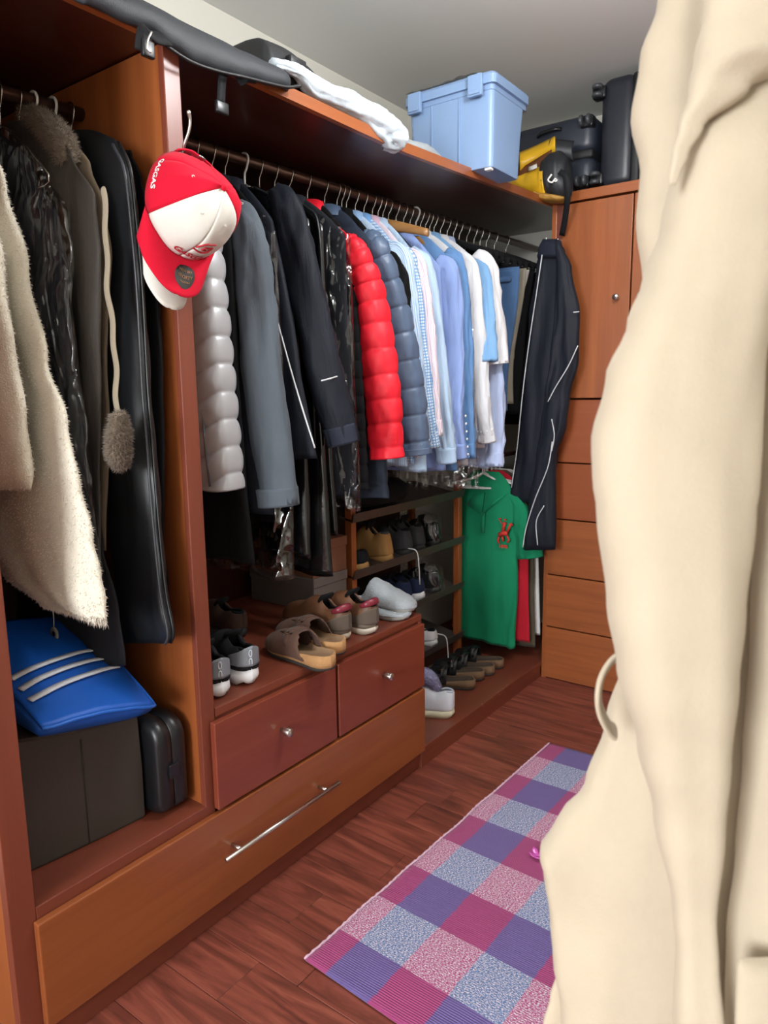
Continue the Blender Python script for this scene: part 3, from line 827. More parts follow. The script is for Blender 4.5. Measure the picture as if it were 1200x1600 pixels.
trousers('grey green chinos behind the blue jeans', 2.955, .045, zr(2.955)-.19, 1.30, C_kh, 'black velvet hanger holding the grey green chinos', .20, .16)
trousers('pale stone trousers behind the chinos', 3.01, .055, zr(3.01)-.19, 1.50, cloth('stone_twill', srgb(176, 172, 164), .9), 'black velvet hanger holding the stone trousers', .18, .12)
trousers('black trousers nearest the pale stone pair', 3.07, .045, zr(3.07)-.19, 1.25, C_black, 'black velvet hanger next to the stone trousers')
trousers('black trousers half hidden by the track pants', 3.15, .05, zr(3.15)-.19, 1.2, C_black, 'black velvet hanger behind the track pants')
trousers('black trousers at the far end of the long rail', 3.27, .03, zr(3.27)-.19, 1.2, C_black, 'last black velvet hanger on the long rail')

for yy, q in ((2.725, 'first'), (2.775, 'second'), (2.825, 'third')):
    H = Vector((XRAIL, yy, zr(yy))); hanger(H, Vector((1, .05, 0)).normalized(), Vector((-.05, 1, 0)).normalized(), .25, H.z - .15, 'velvet', 'empty black velvet hanger, %s one past the lavender shirt' % q, 'empty black velvet hangers')
# --- garments on the low rail
def low(name, label, cat, yh, S, zhem, mat, **k):
    return hang(name, label, cat, yh, S, zhem, mat, x=-1.60, zrail=1.05, hk='white', **k)
C_green = cloth('green_pique', srgb(22, 128, 88), .85, .2, fold=.2)
g = low('polo_shirt', 'emerald green polo shirt with a small red rider emblem', 'polo shirt', 3.0, (-1.435, 2.995, .86), .150, C_green, t=.035, hw=.168, fold=.022, hlabel='white plastic hanger holding the green polo', ztop=.985, neck=.07, collar=False, sleeve=[(-1.44, 3.0, .85), (-1.41, 3.005, .76), (-1.385, 3.01, .66), (-1.37, 3.015, .595)], r=(.045, .06, .065, .066), fl=.5, back_sleeve=False)
YP = 3.0 - .042
def polo(px, py, dy=0): return at(px, py, y=YP + dy)
for a_, b_, c_ in (((727, 788), (752, 804), (757, 770)), ((792, 772), (770, 790), (753, 806))):
    V = [polo(*a_), polo(*b_), polo(*c_), polo((a_[0]+c_[0])/2, (a_[1]+c_[1])/2 - 8)]
    mkw('collar', ([*V], [(0, 1, 2, 3)]), C_green, g.root, thick=.004)
mkw('placket', strip([polo(755, 800), polo(754, 818), polo(754, 832)], .022, .004, (0, -1, 0)), C_green, g.root)
# emblem: horse and rider with a raised mallet, figures below
C_emb = plain('red_embroidery', srgb(196, 52, 40), .8)
em = []
def seg(pts, r): em.append(tube([polo(*p, -.004) for p in pts], r, 6))
seg([(780, 836), (786, 833), (793, 834)], .011); seg([(792, 832), (796, 824), (798, 818)], .006); seg([(798, 818), (801, 821)], .0045)
seg([(780, 838), (778, 844), (780, 849)], .005); seg([(785, 838), (786, 846)], .005); seg([(792, 837), (795, 843), (793, 848)], .005)
seg([(786, 832), (787, 822), (789, 816)], .008); seg([(789, 813), (789.5, 811)], .006); seg([(787, 822), (782, 815), (780, 811)], .0022); seg([(779, 811), (783, 810)], .003)
mkw('embroidered_emblem', join(*em), C_emb, g.root)
O = polo(786, 854, -.004); mkw('number_print', lay(text_geo('1890', .022, .0006, 0, .0004), O, Vector((1, 0, 0)), Vector((0, 0, 1))), C_emb, g.root)
for k, (nm, lb, mat, yy, xf_, zh) in enumerate((
        ('polo_shirt', 'red polo shirt just behind the green polo', cloth('red_pique', srgb(176, 28, 44), .85, .2), 3.055, -1.385, .165),
        ('polo_shirt', 'olive brown polo shirt behind the red one', cloth('olive_pique', srgb(78, 70, 56), .85, .2), 3.095, -1.375, .13),
        ('polo_shirt', 'white polo shirt at the end of the low rail', cloth('white_pique', srgb(220, 218, 214), .85, .2), 3.14, -1.37, .18))):
    low(nm, lb, 'polo shirt', yy, (xf_ - .03, yy, .88), zh, mat, t=.018, hw=(xf_ + 1.60), fold=.006, hlabel='white plastic hanger holding the ' + lb.split(' just')[0].split(' behind')[0].split(' at')[0], ztop=.985, neck=.06, collar=False)
for k in range(4):
    H = Vector((-1.60, 2.965 + k*.016, 1.05))
    hanger(H, Vector((.94, .34, 0)).normalized(), Vector((-.34, .94, 0)).normalized(), .18, .95, 'white', 'empty white plastic hanger on the low rail, ' + ('nearest the shoe rack', 'second from the shoe rack', 'third from the shoe rack', 'nearest the red polo')[k], 'empty white hangers')

# --- track pants hung on the corner of the tall cabinet
def outline_loft(rows, depth, seed=1, fold=.008, M=36, y0=None, N=50, pw=.8):
    """rows: (left px, right px, py) on the plane y0; closed cloth volume of the given depth"""
    R = []; ys = [r_[2] for r_ in rows]
    for i in range(N):
        py = lerp(ys[0], ys[-1], i/(N-1))
        l = sinterp(py, ys, [r_[0] for r_ in rows]); r = sinterp(py, ys, [r_[1] for r_ in rows])
        A, B = at(l, py, y=y0), at(r, py, y=y0); c = (A+B)/2; a = (B-A)/2
        s = i/(N-1); d = depth*min(1, .35+s*3)*min(1, .3 + (1-s)*14)
        ring = []
        for j in range(M):
            th = 2*pi*j/M; q, w_ = cos(th), sin(th)
            u = math.copysign(abs(q)**pw, q)
            v = d*math.copysign(abs(w_)**.8, w_) + fold*(nz(u*2.4+seed, seed, c.z*3)*1.4 + .5*nz(u*6, seed*2, c.z*8))*min(1, .3+s*2)
            ring.append(c + a*u + Vector((0, v, 0)))
        R.append(ring[::-1])
    return loft(R)
tp = thing('track_pants', 'navy track pants with thin white piping hung on the cabinet corner', 'track pants', (-1.33, 3.0, .62))
C_tp = cloth('navy_track_cloth', srgb(29, 32, 41), .6, .1, fold=.3)
mkw('leg', outline_loft([(846, 872, 380), (838, 890, 420), (826, 893, 500), (818, 880, 600), (810, 872, 700), (800, 866, 760), (796, 860, 785)], .030, 3, .010, y0=3.0), C_tp, tp)
mkw('leg', outline_loft([(868, 876, 376), (870, 893, 420), (868, 906, 490), (862, 904, 560), (852, 890, 620), (846, 886, 660), (838, 868, 720), (826, 868, 790), (818, 868, 850), (816, 867, 859)], .032, 8, .010, y0=2.965), C_tp, tp)
mkw('waistband', outline_loft([(848, 872, 374), (842, 882, 392), (840, 886, 404)], .034, 4, .003, y0=2.99, N=10), cloth('navy_rib', srgb(32, 36, 48), .8), tp)
for pts, yy in (([(847, 398), (838, 460), (826, 540), (816, 620), (808, 700), (799, 762)], 2.955), ([(903, 540), (888, 572), (868, 605), (856, 628)], 2.925),
                ([(862, 655), (866, 680), (862, 705)], 2.925), ([(863, 690), (856, 730), (836, 780), (822, 825), (817, 855)], 2.925), ([(850, 790), (838, 815), (840, 852)], 2.925), ([(896, 488), (905, 487)], 2.925)):
    mkw('piping', tube([p for p in smoothpath([at(a, b, y=yy) for a, b in pts], 20)], .0024, 6), C_whitepipe, tp)
hk = thing('hook', 'small metal hook above the track pants', 'hook', (-1.33, 3.07, 1.985))
mkw('hook_arm', tube(smoothpath([(-1.315, 3.073, 1.985), (-1.315, 3.03, 1.972), (-1.315, 2.99, 1.975), (-1.315, 2.975, 1.995)], 12), .004, 8), M_chrome, hk)
mkw('plate', box(-1.33, -1.30, 3.069, 3.0745, 1.965, 2.005), M_chrome, hk, smooth=False)

# --- the short rail on the left
C_terry = pile('cream_terry', srgb(224, 217, 201), .95, 300, .35)
C_terryt = plain('cream_terry_threads', srgb(230, 223, 208), .95, spec=.1)
tr = thing('terry_robe', 'cream terry robe with a frayed hem on the short rail', 'robe', (-1.55, .79, .85))
gb = outline_loft([(-60, -20, 200), (-90, 8, 290), (-120, 40, 420), (-130, 76, 560), (-130, 108, 655), (-80, 128, 760), (-30, 143, 840), (5, 155, 895), (60, 163, 945), (140, 166, 972)], .024, 5, .012, y0=.80, N=70, M=48)
mkw('body', gb, C_terry, tr); tfb = mkw('pile', tufts(gb, 26000, .006, .0010, 3), C_terryt, tr); tfb['kind'] = 'stuff'
gs = outline_loft([(-90, -30, 300), (-110, 2, 400), (-110, 18, 540), (-110, 32, 650), (-110, 46, 752), (-110, 45, 764)], .028, 9, .010, y0=.735, N=50, M=40)
mkw('sleeve', gs, C_terry, tr); tfs = mkw('pile', tufts(gs, 9000, .006, .0010, 4), C_terryt, tr); tfs['kind'] = 'stuff'
rnd = random.Random(5); V = []; F = []
for k in range(900):                                 # frayed hem threads
    s = rnd.random(); px = lerp(8, 166, s); py = interp(px, [8, 30, 80, 120, 150, 166], [886, 915, 945, 962, 972, 974]) - rnd.uniform(0, 8)
    p = at(px, py, y=.80 + rnd.uniform(-.022, .02)); L = rnd.uniform(.006, .018); d = Vector((rnd.uniform(-.3, .5), rnd.uniform(-.4, .4), -1)).normalized()*L
    b_ = p + d*.5 + Vector((rnd.uniform(-.002, .002), rnd.uniform(-.002, .002), 0)); i = len(V); w_ = .0011
    V += [p+Vector((w_, 0, 0)), p-Vector((w_, 0, 0)), p+Vector((0, w_, 0)), b_+Vector((w_*.8, 0, 0)), b_-Vector((w_*.8, 0, 0)), b_+Vector((0, w_*.8, 0)), p+d]
    F += [(i, i+1, i+4, i+3), (i+1, i+2, i+5, i+4), (i+2, i, i+3, i+5), (i+3, i+4, i+6), (i+4, i+5, i+6), (i+5, i+3, i+6)]
fr_ = mkw('frayed_hem', (V, F), C_terryt, tr); fr_['kind'] = 'stuff'
hanger(Vector((XRAIL, .75, zr(.75))), Vector((1, 0, 0)), Vector((0, 1, 0)), .2, 1.8, 'wire', 'wire hanger holding the cream terry robe')

def ol(name, label, cat, rows, y0, dep, mat, seed, hl, hk='wire', fold=.010, yh=None, root=None, part='body', **k):
    t = root or thing(name, label, cat, (XRAIL, y0, .8))
    mkw(part, outline_loft(rows, dep, seed, fold, y0=y0, N=64, M=44, **k), mat, t)
    if hl: hanger(Vector((XRAIL, yh or y0, zr(y0))), Vector((1, 0, 0)), Vector((0, 1, 0)), .2, 1.8, hk, hl)
    return t
C_suit = cloth('midnight_suit', srgb(22, 24, 34), .8, .1, fold=.2)
t = ol('suit', 'midnight suit in clear film next to the terry robe', 'suit', [(-60, 0, 200), (-60, 50, 260), (-60, 90, 350), (-60, 104, 450), (-60, 118, 560), (-60, 126, 650), (-60, 136, 760), (-20, 150, 900)], .862, .016, C_suit, 2, 'wire hanger holding the filmed midnight suit')
ol('', '', '', [(-60, 10, 194), (-60, 60, 250), (-60, 106, 340), (-60, 116, 450), (-60, 126, 560), (-60, 138, 680), (-60, 146, 760), (-20, 158, 905)], .858, .026, film('clear_film_left', gloss=.04, scale=15, strength=1.0, rough=.1), 6, None, fold=.014, root=t, part='plastic_cover')
t = ol('garment_bag', 'grey brown fabric garment bag beside the filmed suit', 'garment bag', [(10, 60, 190), (20, 110, 240), (20, 146, 310), (20, 158, 400), (20, 158, 560), (20, 156, 700), (30, 160, 900)], .905, .014, cloth('taupe_nylon', srgb(66, 61, 57), .55, .1, fold=.4), 4, 'wire hanger holding the grey brown garment bag')
C_coat = cloth('brown_wool', srgb(116, 102, 86), .9, .3, fold=.2)
t = ol('fur_trimmed_coat', 'taupe coat with a fur collar and a fluffy belt end', 'coat', [(40, 100, 200), (60, 140, 260), (60, 160, 320), (60, 172, 400), (60, 170, 700), (60, 168, 860)], .94, .014, C_coat, 7, 'white plastic hanger holding the fur collared coat', hk='white')
gf = tube(smoothpath([at(40, 180, y=.93), at(70, 195, y=.925), at(96, 225, y=.92), at(108, 256, y=.915)], 20), [.012+.016*sin(pi*(k+2)/24) for k in range(20)], 14)
M_fur = pile('taupe_fur', srgb(126, 112, 98), .95, 120, 1.0)
o = mkw('fur_collar', gf, M_fur, t); o = mkw('fur_hairs', tufts(gf, 5000, .014, .0010, 8), M_fur, o); o['kind'] = 'stuff'
P = smoothpath([at(160, 290, y=.905), at(168, 420, y=.90), at(177, 540, y=.897), at(186, 652, y=.895)], 30)
mkw('belt', strip([p + Vector((.004*sin(i*.4), .003*sin(i*.9), 0)) for i, p in enumerate(P)], .021, .006, (0, 1, .0)), cloth('beige_belt', srgb(150, 139, 121), .9, .3, fold=.2), t, subsurf=1)
gp = tube(smoothpath([at(186, 646, y=.895), at(186, 670, y=.893), at(185, 705, y=.893), at(190, 732, y=.893)], 16), [.012, .014, .015, .016, .018, .02, .021, .022, .022, .022, .022, .021, .02, .018, .014, .008], 14)
o = mkw('fluffy_belt_end', gp, M_fur, t); o = mkw('fur_hairs', tufts(gp, 3500, .012, .0009, 9), M_fur, o); o['kind'] = 'stuff'
C_gbag = plain('black_bag_nylon', srgb(26, 28, 31), .42, spec=.5, var=.15, bump=.4, bscale=14)
rows = [(112, 150, 204), (112, 186, 222), (120, 204, 262), (120, 214, 340), (130, 224, 450), (150, 232, 600), (165, 240, 700), (175, 248, 800), (185, 260, 920), (192, 272, 985), (196, 268, 1004)]
t = ol('garment_bag', 'long black zipped garment bag beside the divider', 'garment bag', rows, .985, .022, C_gbag, 11, 'white plastic hanger holding the long black garment bag', hk='white', fold=.006)
P = smoothpath([at(r_[1]-10, r_[2]+3, y=.960) for r_ in rows[1:]], 60); mkw('zipper', tube(P, .0032, 6), plain('bag_zip', srgb(52, 55, 60), .35), t)
P = smoothpath([at(r_[1]-1, r_[2], y=.975) for r_ in rows[1:]], 60); mkw('edge_piping', tube(P, .0042, 6), plain('bag_piping', srgb(16, 17, 19), .35), t)
ol('dark_coat', 'black coat squeezed between the long garment bag and the divider', 'coat', [(190, 205, 235), (190, 222, 280), (190, 236, 340), (190, 246, 450), (190, 254, 600), (190, 258, 740), (200, 256, 850), (210, 262, 930)], 1.028, .012, C_black, 13, 'wire hanger holding the black coat next to the divider', fold=.005)
ol('dark_dress', 'charcoal dress hanging low behind the filmed suit', 'dress', [(20, 150, 760), (20, 165, 850), (25, 188, 960), (30, 196, 1040)], .93, .010, cloth('charcoal_jersey', srgb(44, 44, 48), .85), 14, None)
# ------------------------------------------------------------------ shoes
_WS = [0, .02, .06, .14, .3, .45, .6, .72, .84, .92, .97, 1.0]
_WW = [0, .30, .52, .66, .68, .74, .90, 1.0, .96, .78, .52, 0]
def swid(s, W): return W*.5*interp(s, _WS, _WW)
def stations(n): return [0.5 - 0.5*cos(pi*i/(n-1)) for i in range(n)]

def sole_geo(L, W, zs, grow=(1.0, 1.0, .98), rocker=.0, heel=0.0, notch=None, n=36):
    """zs = heights (bottom, mid, top) ; closed outline rings"""
    S = stations(n); R = []
    for k, z in enumerate(zs):
        ring = []
        for side in (1, -1):
            for s in (S if side == 1 else S[::-1]):
                if (side == -1 and (s in (S[0], S[-1]))): continue
                w = swid(s, W)*grow[k]; x = L*(.5 + (s-.5)*(1 + (grow[k]-1)*.5))
                zz = z + rocker*max(0, (s-.72)/.28)**2*(1.0) + heel*(1-sstep((s-.15)/.45))*(1 if k > 0 else 0)
                if k == 0: zz += rocker*.6*max(0, (.1-s)/.1)**2
                if notch and k == 0: zz += notch*max(0, sin(s*34))**2
                ring.append(Vector((x, side*w, zz)))
        R.append(ring)
    return loft(R)

def upper_geo(L, W, base, hs, o0, o1, ohalf, n=44, m=25, q=.62, puff=1.02, keep=None, zbase=None):
    """hs = (stations, heights); an opening for s in (o0, o1) of half angle ohalf"""
    S = stations(n); V = []; F = []
    for i, s in enumerate(S):
        w = swid(s, W)*puff; h = sinterp(s, hs[0], hs[1]); b = base if zbase is None else base + interp(s, *zbase)
        for j in range(m):
            ph = pi*j/(m-1); c, sn = cos(ph), sin(ph)
            lean = 1 - .22*(sn**2)*(1 if s > .12 else .4)
            V.append(Vector((L*s + (.004 if s < .02 else 0), w*math.copysign(abs(c)**.75, c)*lean, b + h*sn**q)))
    for i in range(n-1):
        sm = (S[i]+S[i+1])/2
        for j in range(m-1):
            ph = pi*(j+.5)/(m-1)
            if o0 <= sm <= o1:
                k = sin(pi*min(1, max(0, (sm-o0)/(o1-o0)*.5 + .5))) if o0 <= 0 else sin(pi*(sm-o0)/(o1-o0))
                if abs(ph - pi/2) < ohalf*(k**.5): continue
            if keep and not keep(sm, ph): continue
            F.append((i*m+j, (i+1)*m+j, (i+1)*m+j+1, i*m+j+1))
    used = sorted({i for f in F for i in f}); mp = {v: k for k, v in enumerate(used)}
    return [V[i] for i in used], [tuple(mp[i] for i in f) for f in F]

def insole_geo(L, W, z, rock=None, k=.9):
    S = stations(24); V = []; F = []
    for s in S:
        w = swid(s, W)*k; zz = z + (interp(s, *rock) if rock else 0)
        V += [Vector((L*(.5+(s-.5)*.97), w, zz)), Vector((L*(.5+(s-.5)*.97), 0, zz - .003)), Vector((L*(.5+(s-.5)*.97), -w, zz))]
    for i in range(23):
        a = i*3; F += [(a, a+3, a+4, a+1), (a+1, a+4, a+5, a+2)]
    return V, F

def laces_geo(L, W, base, hs, s0, s1, k=5, r=.0022, half=.35):
    g = []
    for i in range(k):
        s = lerp(s0, s1, i/(k-1)); h = sinterp(s, *hs); w = swid(s, W)*.45; z = base + h + .003
        g.append(tube([(L*s, -w, z-.010), (L*s+.004, -w*.4, z), (L*s+.002, w*.4, z+.001), (L*s+.006, w, z-.010)], r, 6))
        if i < k-1: g.append(tube([(L*s+.006, w, z-.008), (L*(s+(s1-s0)/(k-1)), -w, z-.008)], r*.9, 6))
    return join(*g)

def place(root_name, label, loc, rotz, group=None, tilt=(0, 0), cat='shoe'):
    return thing(root_name, label, cat, loc, group=group, rot=(tilt[0], tilt[1], rotz))

def sneaker(name, label, loc, rotz, L=.28, W=.10, up=None, sole=None, lin=None, lace=None, base=.03, H=.085, tab=None, notch=None, group=None, toe=.045, cat='sneaker', tilt=(0, 0), lcount=5, band=None):
    t = place(name, label, loc, rotz, group, tilt, cat)
    hs = ([0, .1, .25, .38, .5, .68, .85, .95, 1], [H*.80, H*.84, H*.74, H, H*.98, H*.66, toe*1.02, toe*.72, .012])
    mk('sole', sole_geo(L, W*1.08, (0, base*.5, base+.004), (.94, 1.04, 1.0), .010, 0, notch), sole, t)
    if band: mk('midsole_band', sole_geo(L*1.002, W*1.09, (base*.62, base*.8, base+.006), (1.03, 1.05, 1.0), .010), band, t)
    u = mk('upper', upper_geo(L, W, base, hs, -.01, .40, .62), up, t, thick=.006, subsurf=1)
    mk('lining', insole_geo(L, W, base+.006), lin, t)
    P = [Vector((L*.40, 0, base+H*.62)), Vector((L*.36, 0, base+H*.98)), Vector((L*.31, 0, base+H*1.18))]
    mk('tongue', strip(P, W*.5, .008, (1, 0, .3)), lin, t)
    if lace: mk('laces', laces_geo(L, W, base, hs, .44, .66, lcount), lace, t)
    # padded collar round the ankle opening
    C = []
    for i in range(25):
        s = .40*abs(1 - i/12) ; side = 1 if i < 12 else -1
        w = swid(max(s, .015), W)*1.0*(.52 if s > .05 else .5); h = sinterp(s, *hs)
        C.append(Vector((L*s + (.006 if s < .02 else 0), side*w*(1 if s > .02 else .3), base + h*.9)))
    mk('collar', tube(smoothpath(C, 40), .0052, 8), lin if tab is None else tab, t)
    return t

def heel_patch(L, W, z0, ztop, smax):
    """surface wrapping round the heel: t -1..1 from one side to the other, v up"""
    def f(t, v, out=0.0):
        q = smax*t*t if abs(t) < .5 else smax*(abs(t) - .25)/.75*1.0 if False else smax*abs(t)**1.7
        w = swid(max(q, .0005), W); side = 1 if t >= 0 else -1; z = lerp(z0, ztop(q), v)
        lean = 1 - 1.6*max(0, z - .05)
        nx = -1 + min(1, abs(t)*2.2)
        return Vector((L*q - .001 + nx*out, side*(w*lean + out*min(1, abs(t)*3)), z))
    return f
BLK = cloth('black_knit', srgb(30, 31, 35), .85, .1)
DKG = cloth('dark_lining', srgb(20, 20, 22), .9, .1)
W_FOAM = plain('white_foam', srgb(228, 230, 234), .6, var=.04)
GREYTPU = plain('grey_overlay', srgb(128, 134, 142), .45)
ZT = .586
def heel_out(p): return p
# running shoes with heel overlay (heels towards the room)
for k, (loc, rz, lb) in enumerate(((( -1.362, 1.148, ZT), pi - .28, 'black and grey running shoe against the divider, heel out'), ((-1.362, 1.252, ZT), pi - .24, 'black and grey running shoe beside the brown clog, heel out'))):
    t = sneaker('running_shoe', lb, loc, rz, .285, .102, BLK, W_FOAM, DKG, cloth('black_lace', srgb(24, 24, 26)), .042, .075, notch=.010, group='pair of running shoes')
    hpf = heel_patch(.285, .106, .056, lambda q: .112 - .30*q if q < .05 else .097 - .12*(q-.05), .20)
    mk('heel_overlay', grid(lambda u, v: hpf(2*u-1, v, .003), 41, 10), GREYTPU, t, thick=.003)
    M_pm = plain('pale_mark', srgb(206, 212, 218), .5); c0 = .12
    o1 = [hpf(c0 + .055*cos(q), .66 + .17*sin(q), .0078) for q in [2*pi*i/16 for i in range(17)]]
    n1 = [hpf(c0 + a_, b_, .0078) for a_, b_ in ((-.055, .12), (-.055, .28), (-.04, .36), (0, .40), (.04, .36), (.055, .28), (.055, .12))]
    mk('heel_mark', join(tube(o1, .0013, 6), tube(smoothpath(n1, 16), .0013, 6)), M_pm, t)

# suede clogs with cork footbeds
CORK = plain('cork', srgb(176, 132, 86), .85, var=.25, vscale=160, bump=.5, bscale=260)
SUEDE = cloth('brown_suede', srgb(92, 68, 58), .9, .3, var=.2)
def clog(name, label, loc, rotz, upm, corkm, footm, solem, L=.265, W=.108, cov=.44, group=None, tilt=(0, 0), cat='clog', strap=True, open_toe=False):
    t = place(name, label, loc, rotz, group, tilt, cat)
    mk('outsole', sole_geo(L, W*1.03, (0, .004, .010), (.97, 1.0, 1.0), .006), solem, t)
    rim = ([0, .08, .2, .45, .7, 1], [.034, .036, .032, .022, .020, .024])
    S = stations(36); Ro = []; Ri = []; Rt = []; Rb = []
    for side in (1, -1):
        for s in (S if side == 1 else S[::-1]):
            if side == -1 and s in (S[0], S[-1]): continue
            w = swid(s, W); h = .010 + interp(s, *rim)
            x = L*s
            Rb.append(Vector((x, side*w*1.0, .009 + .006*max(0, (s-.72)/.28)**2))); Ro.append(Vector((x, side*w*1.03, .02 + .006*max(0, (s-.72)/.28)**2)))
            Rt.append(Vector((x, side*w*1.02, h))); xi = L*(.5+(s-.5)*.95)
            Ri.append(Vector((xi, side*w*.90, h - .001)))
    Rf = [Vector((.5*L + (p.x-.5*L)*.93, p.y*.9, p.z - .012)) for p in Ri]
    mk('cork_sole', loft([Rb, Ro, Rt, Ri], True, False), corkm, t)
    mk('footbed', loft([Ri, Rf], False, True), footm, t)
    hs = ([0, .3, cov, .55, .7, .85, .95, 1], [.02, .02, .068, .066, .056, .044, .032, .012])
    def kp(s, ph):
        a = abs(ph - pi/2)/(pi/2)
        lim = cov + .0 - (.20 if not open_toe else .0)*a**2.2
        if open_toe and s > .88: return False
        return s > lim
    mk('upper', upper_geo(L, W*1.05, .018, hs, 5, 6, 0, n=60, q=.55, keep=kp), upm, t, thick=.004, subsurf=1)
    if strap:
        P = []
        for i in range(15):
            ph = pi*(.06 + .88*i/14); s = .56
            P.append(Vector((L*s, swid(s, W*1.05)*math.copysign(abs(cos(ph))**.75, cos(ph))*(1-.22*sin(ph)**2)*1.03, .020 + .066*sin(ph)**.55 + .003)))
        st_ = mk('strap', strip(P, .026, .004, (0, 1, .3)), upm, t)
        p = P[3]; mk('buckle', mv(join(tube([(-.014, -.010, 0), (.014, -.010, 0), (.014, .010, .004), (-.014, .010, .004), (-.014, -.010, 0)], .002, 6), tube([(0, -.01, .001), (0, .01, .004)], .0015, 6)), p + Vector((0, .003, .005))), plain('bronze', srgb(96, 74, 58), .35, .8), st_)
    return t
OUT = plain('dark_rubber', srgb(48, 42, 38), .8)
FOOT = cloth('tan_footbed', srgb(150, 120, 92), .9, .2)
clog('clog', 'brown suede clog hanging over the drawer edge', (-1.252, 1.448, ZT), pi - .20, SUEDE, CORK, FOOT, OUT, .280, .116, group='pair of brown suede clogs')
clog('clog', 'brown suede clog beside the leather sneakers', (-1.302, 1.558, ZT), pi - .14, SUEDE, CORK, FOOT, OUT, .280, .116, group='pair of brown suede clogs')

# brown leather sneakers
LEA = plain('brown_leather', srgb(104, 68, 46), .5, var=.25, vscale=20, bump=.2, bscale=120)
for loc, rz, lb in (((-1.372, 1.668, ZT), pi - .12, 'brown leather sneaker next to the clogs'), ((-1.338, 1.768, ZT), pi - .06, 'brown leather sneaker next to the grey slippers')):
    t = sneaker('sneaker', lb, loc, rz, .285, .104, LEA, plain('ivory_sole', srgb(220, 214, 198), .6), DKG, cloth('brown_lace', srgb(60, 44, 36)), .034, .085, tab=None, group='pair of brown leather sneakers', band=plain('taupe_midsole', srgb(104, 90, 76), .6))
    hpf = heel_patch(.285, .108, .036, lambda q: .090 - .16*q, .30)
    mk('heel_counter', grid(lambda u, v: hpf(2*u-1, v, .003), 41, 10), cloth('taupe_suede', srgb(94, 82, 72), .9, .3), t, thick=.003)
    mk('heel_tab', tube(smoothpath([(.034, .033, .094), (.012, .026, .104), (.002, 0, .110), (.012, -.026, .104), (.034, -.033, .094)], 20), [.006+.006*sin(pi*i/19) for i in range(20)], 10, up=(0, 0, 1), flat=.6), plain('burgundy_leather', srgb(122, 38, 52), .35), t)

# grey slippers stacked
SLP = pile('grey_felt', srgb(160, 166, 171), .95, 200, .5)
def slipper(label, loc, rz, tilt=(0, 0), k=1.0):
    t = place('slipper', label, loc, rz, 'pair of grey felt slippers', tilt, 'slipper')
    mk('sole', sole_geo(.265, .10, (0, .008, .018), (.97, 1.03, 1.0), .004), plain('slipper_sole', srgb(172, 170, 164), .9), t)
    mk('footbed', insole_geo(.265, .10, .020), SLP, t)
    hs = ([0, .3, .42, .55, .7, .85, .95, 1], [.012, .03*k, .082*k, .070*k, .050*k, .034*k, .02*k, .006])
    mk('upper', upper_geo(.265, .104, .014, hs, 5, 6, 0, n=60, q=.6, keep=lambda s, ph: s > .40 - .26*(abs(ph-pi/2)/(pi/2))**2), SLP, t, thick=.007, subsurf=1)
slipper('lower grey felt slipper, mostly covered by the one above', (-1.60, 1.93, ZT), .10, (0, 0), .3)
slipper('upper grey felt slipper lying on its pair', (-1.59, 1.925, ZT+.030), .24, (0, .035))

# shoes at the back of the unit
t = sneaker('sneaker', 'dark sneaker in the shade behind the running shoes', (-1.66, 1.20, ZT), pi+.1, .28, .1, BLK, plain('dark_sole', srgb(40, 40, 42), .7), DKG, None, .03, .08)
t = sneaker('sneaker', 'dark brown shoe in the shade behind the leather sneakers', (-1.66, 1.50, ZT), pi+.05, .28, .1, cloth('umber_leather', srgb(62, 44, 36), .7), plain('dark_sole', srgb(40, 40, 42), .7), DKG, None, .03, .075)
def carton(label, x0, x1, y0, y1, z0, z1, m, lidh=.035, loc=None):
    t = thing('shoe_box', label, 'box', ((x0+x1)/2, (y0+y1)/2, z0)); o = Vector(t.location)
    mk('tray', mv(box(x0+.003, x1-.003, y0+.003, y1-.003, z0, z1-.004, .002), -o), m, t, smooth=False)
    mk('lid', mv(box(x0, x1, y0, y1, z1-lidh, z1, .002), -o), m, t, smooth=False)
M_card = plain('brown_cardboard', srgb(128, 84, 62), .85, var=.06)
carton('brown cardboard shoe box stacked on the pale one behind the sneakers', -1.98, -1.655, 1.83, 2.022, .708, .835, M_card)
carton('pale grey shoe box under the brown box', -1.98, -1.655, 1.83, 2.02, .586, .707, plain('grey_card', srgb(112, 102, 98), .85, var=.05))
carton('white box in the dark corner beside the divider', -2.01, -1.84, 1.13, 1.32, .586, .73, plain('white_card', srgb(206, 204, 200), .8, var=.04))

# ------------------------------------------------------------------ shoe rack
RX0, RX1, RY0, RY1 = -1.93, -1.667, 2.062, 2.862
t = thing('shoe_rack', 'wooden shoe rack with four tilted dark shelves', 'shoe rack', (-1.80, 2.46, .077)); o_ = -Vector(t.location)
for x, y in ((RX1, RY0), (RX1, RY1), (RX0, RY0), (RX0, RY1)):
    mk('post', mv(box(x-.03, x, y, y+.03, .077, .93, .002), o_), W_or_z, t, smooth=False)
M_rackm = plain('dark_rack_metal', srgb(92, 84, 80), .38, .5, var=.15)
RZ = [.885, .665, .445, .20]
for z in RZ:
    sh_ = mk('rack_shelf', mv(loft([[(RX0, y, z+.045), (RX1, y, z), (RX1, y, z-.008), (RX0, y, z+.037)] for y in (RY0+.0, RY1+.03)]), o_), M_rackm, t, smooth=False)
    mk('front_lip', mv(loft([[(RX1+.002, y, z-.012), (RX1+.006, y, z-.012), (RX1+.016, y, z+.024), (RX1+.012, y, z+.024)] for y in (RY0+.0, RY1+.03)]), o_), M_rackm, sh_, smooth=False)
TL = math.atan2(.045, .263)
def rk(level, y): return (RX1-.006, y, RZ[level] + .004)
tanm = plain('tan_nubuck', srgb(176, 132, 78), .8, var=.15)
dks = plain('dark_sole', srgb(40, 40, 42), .7)
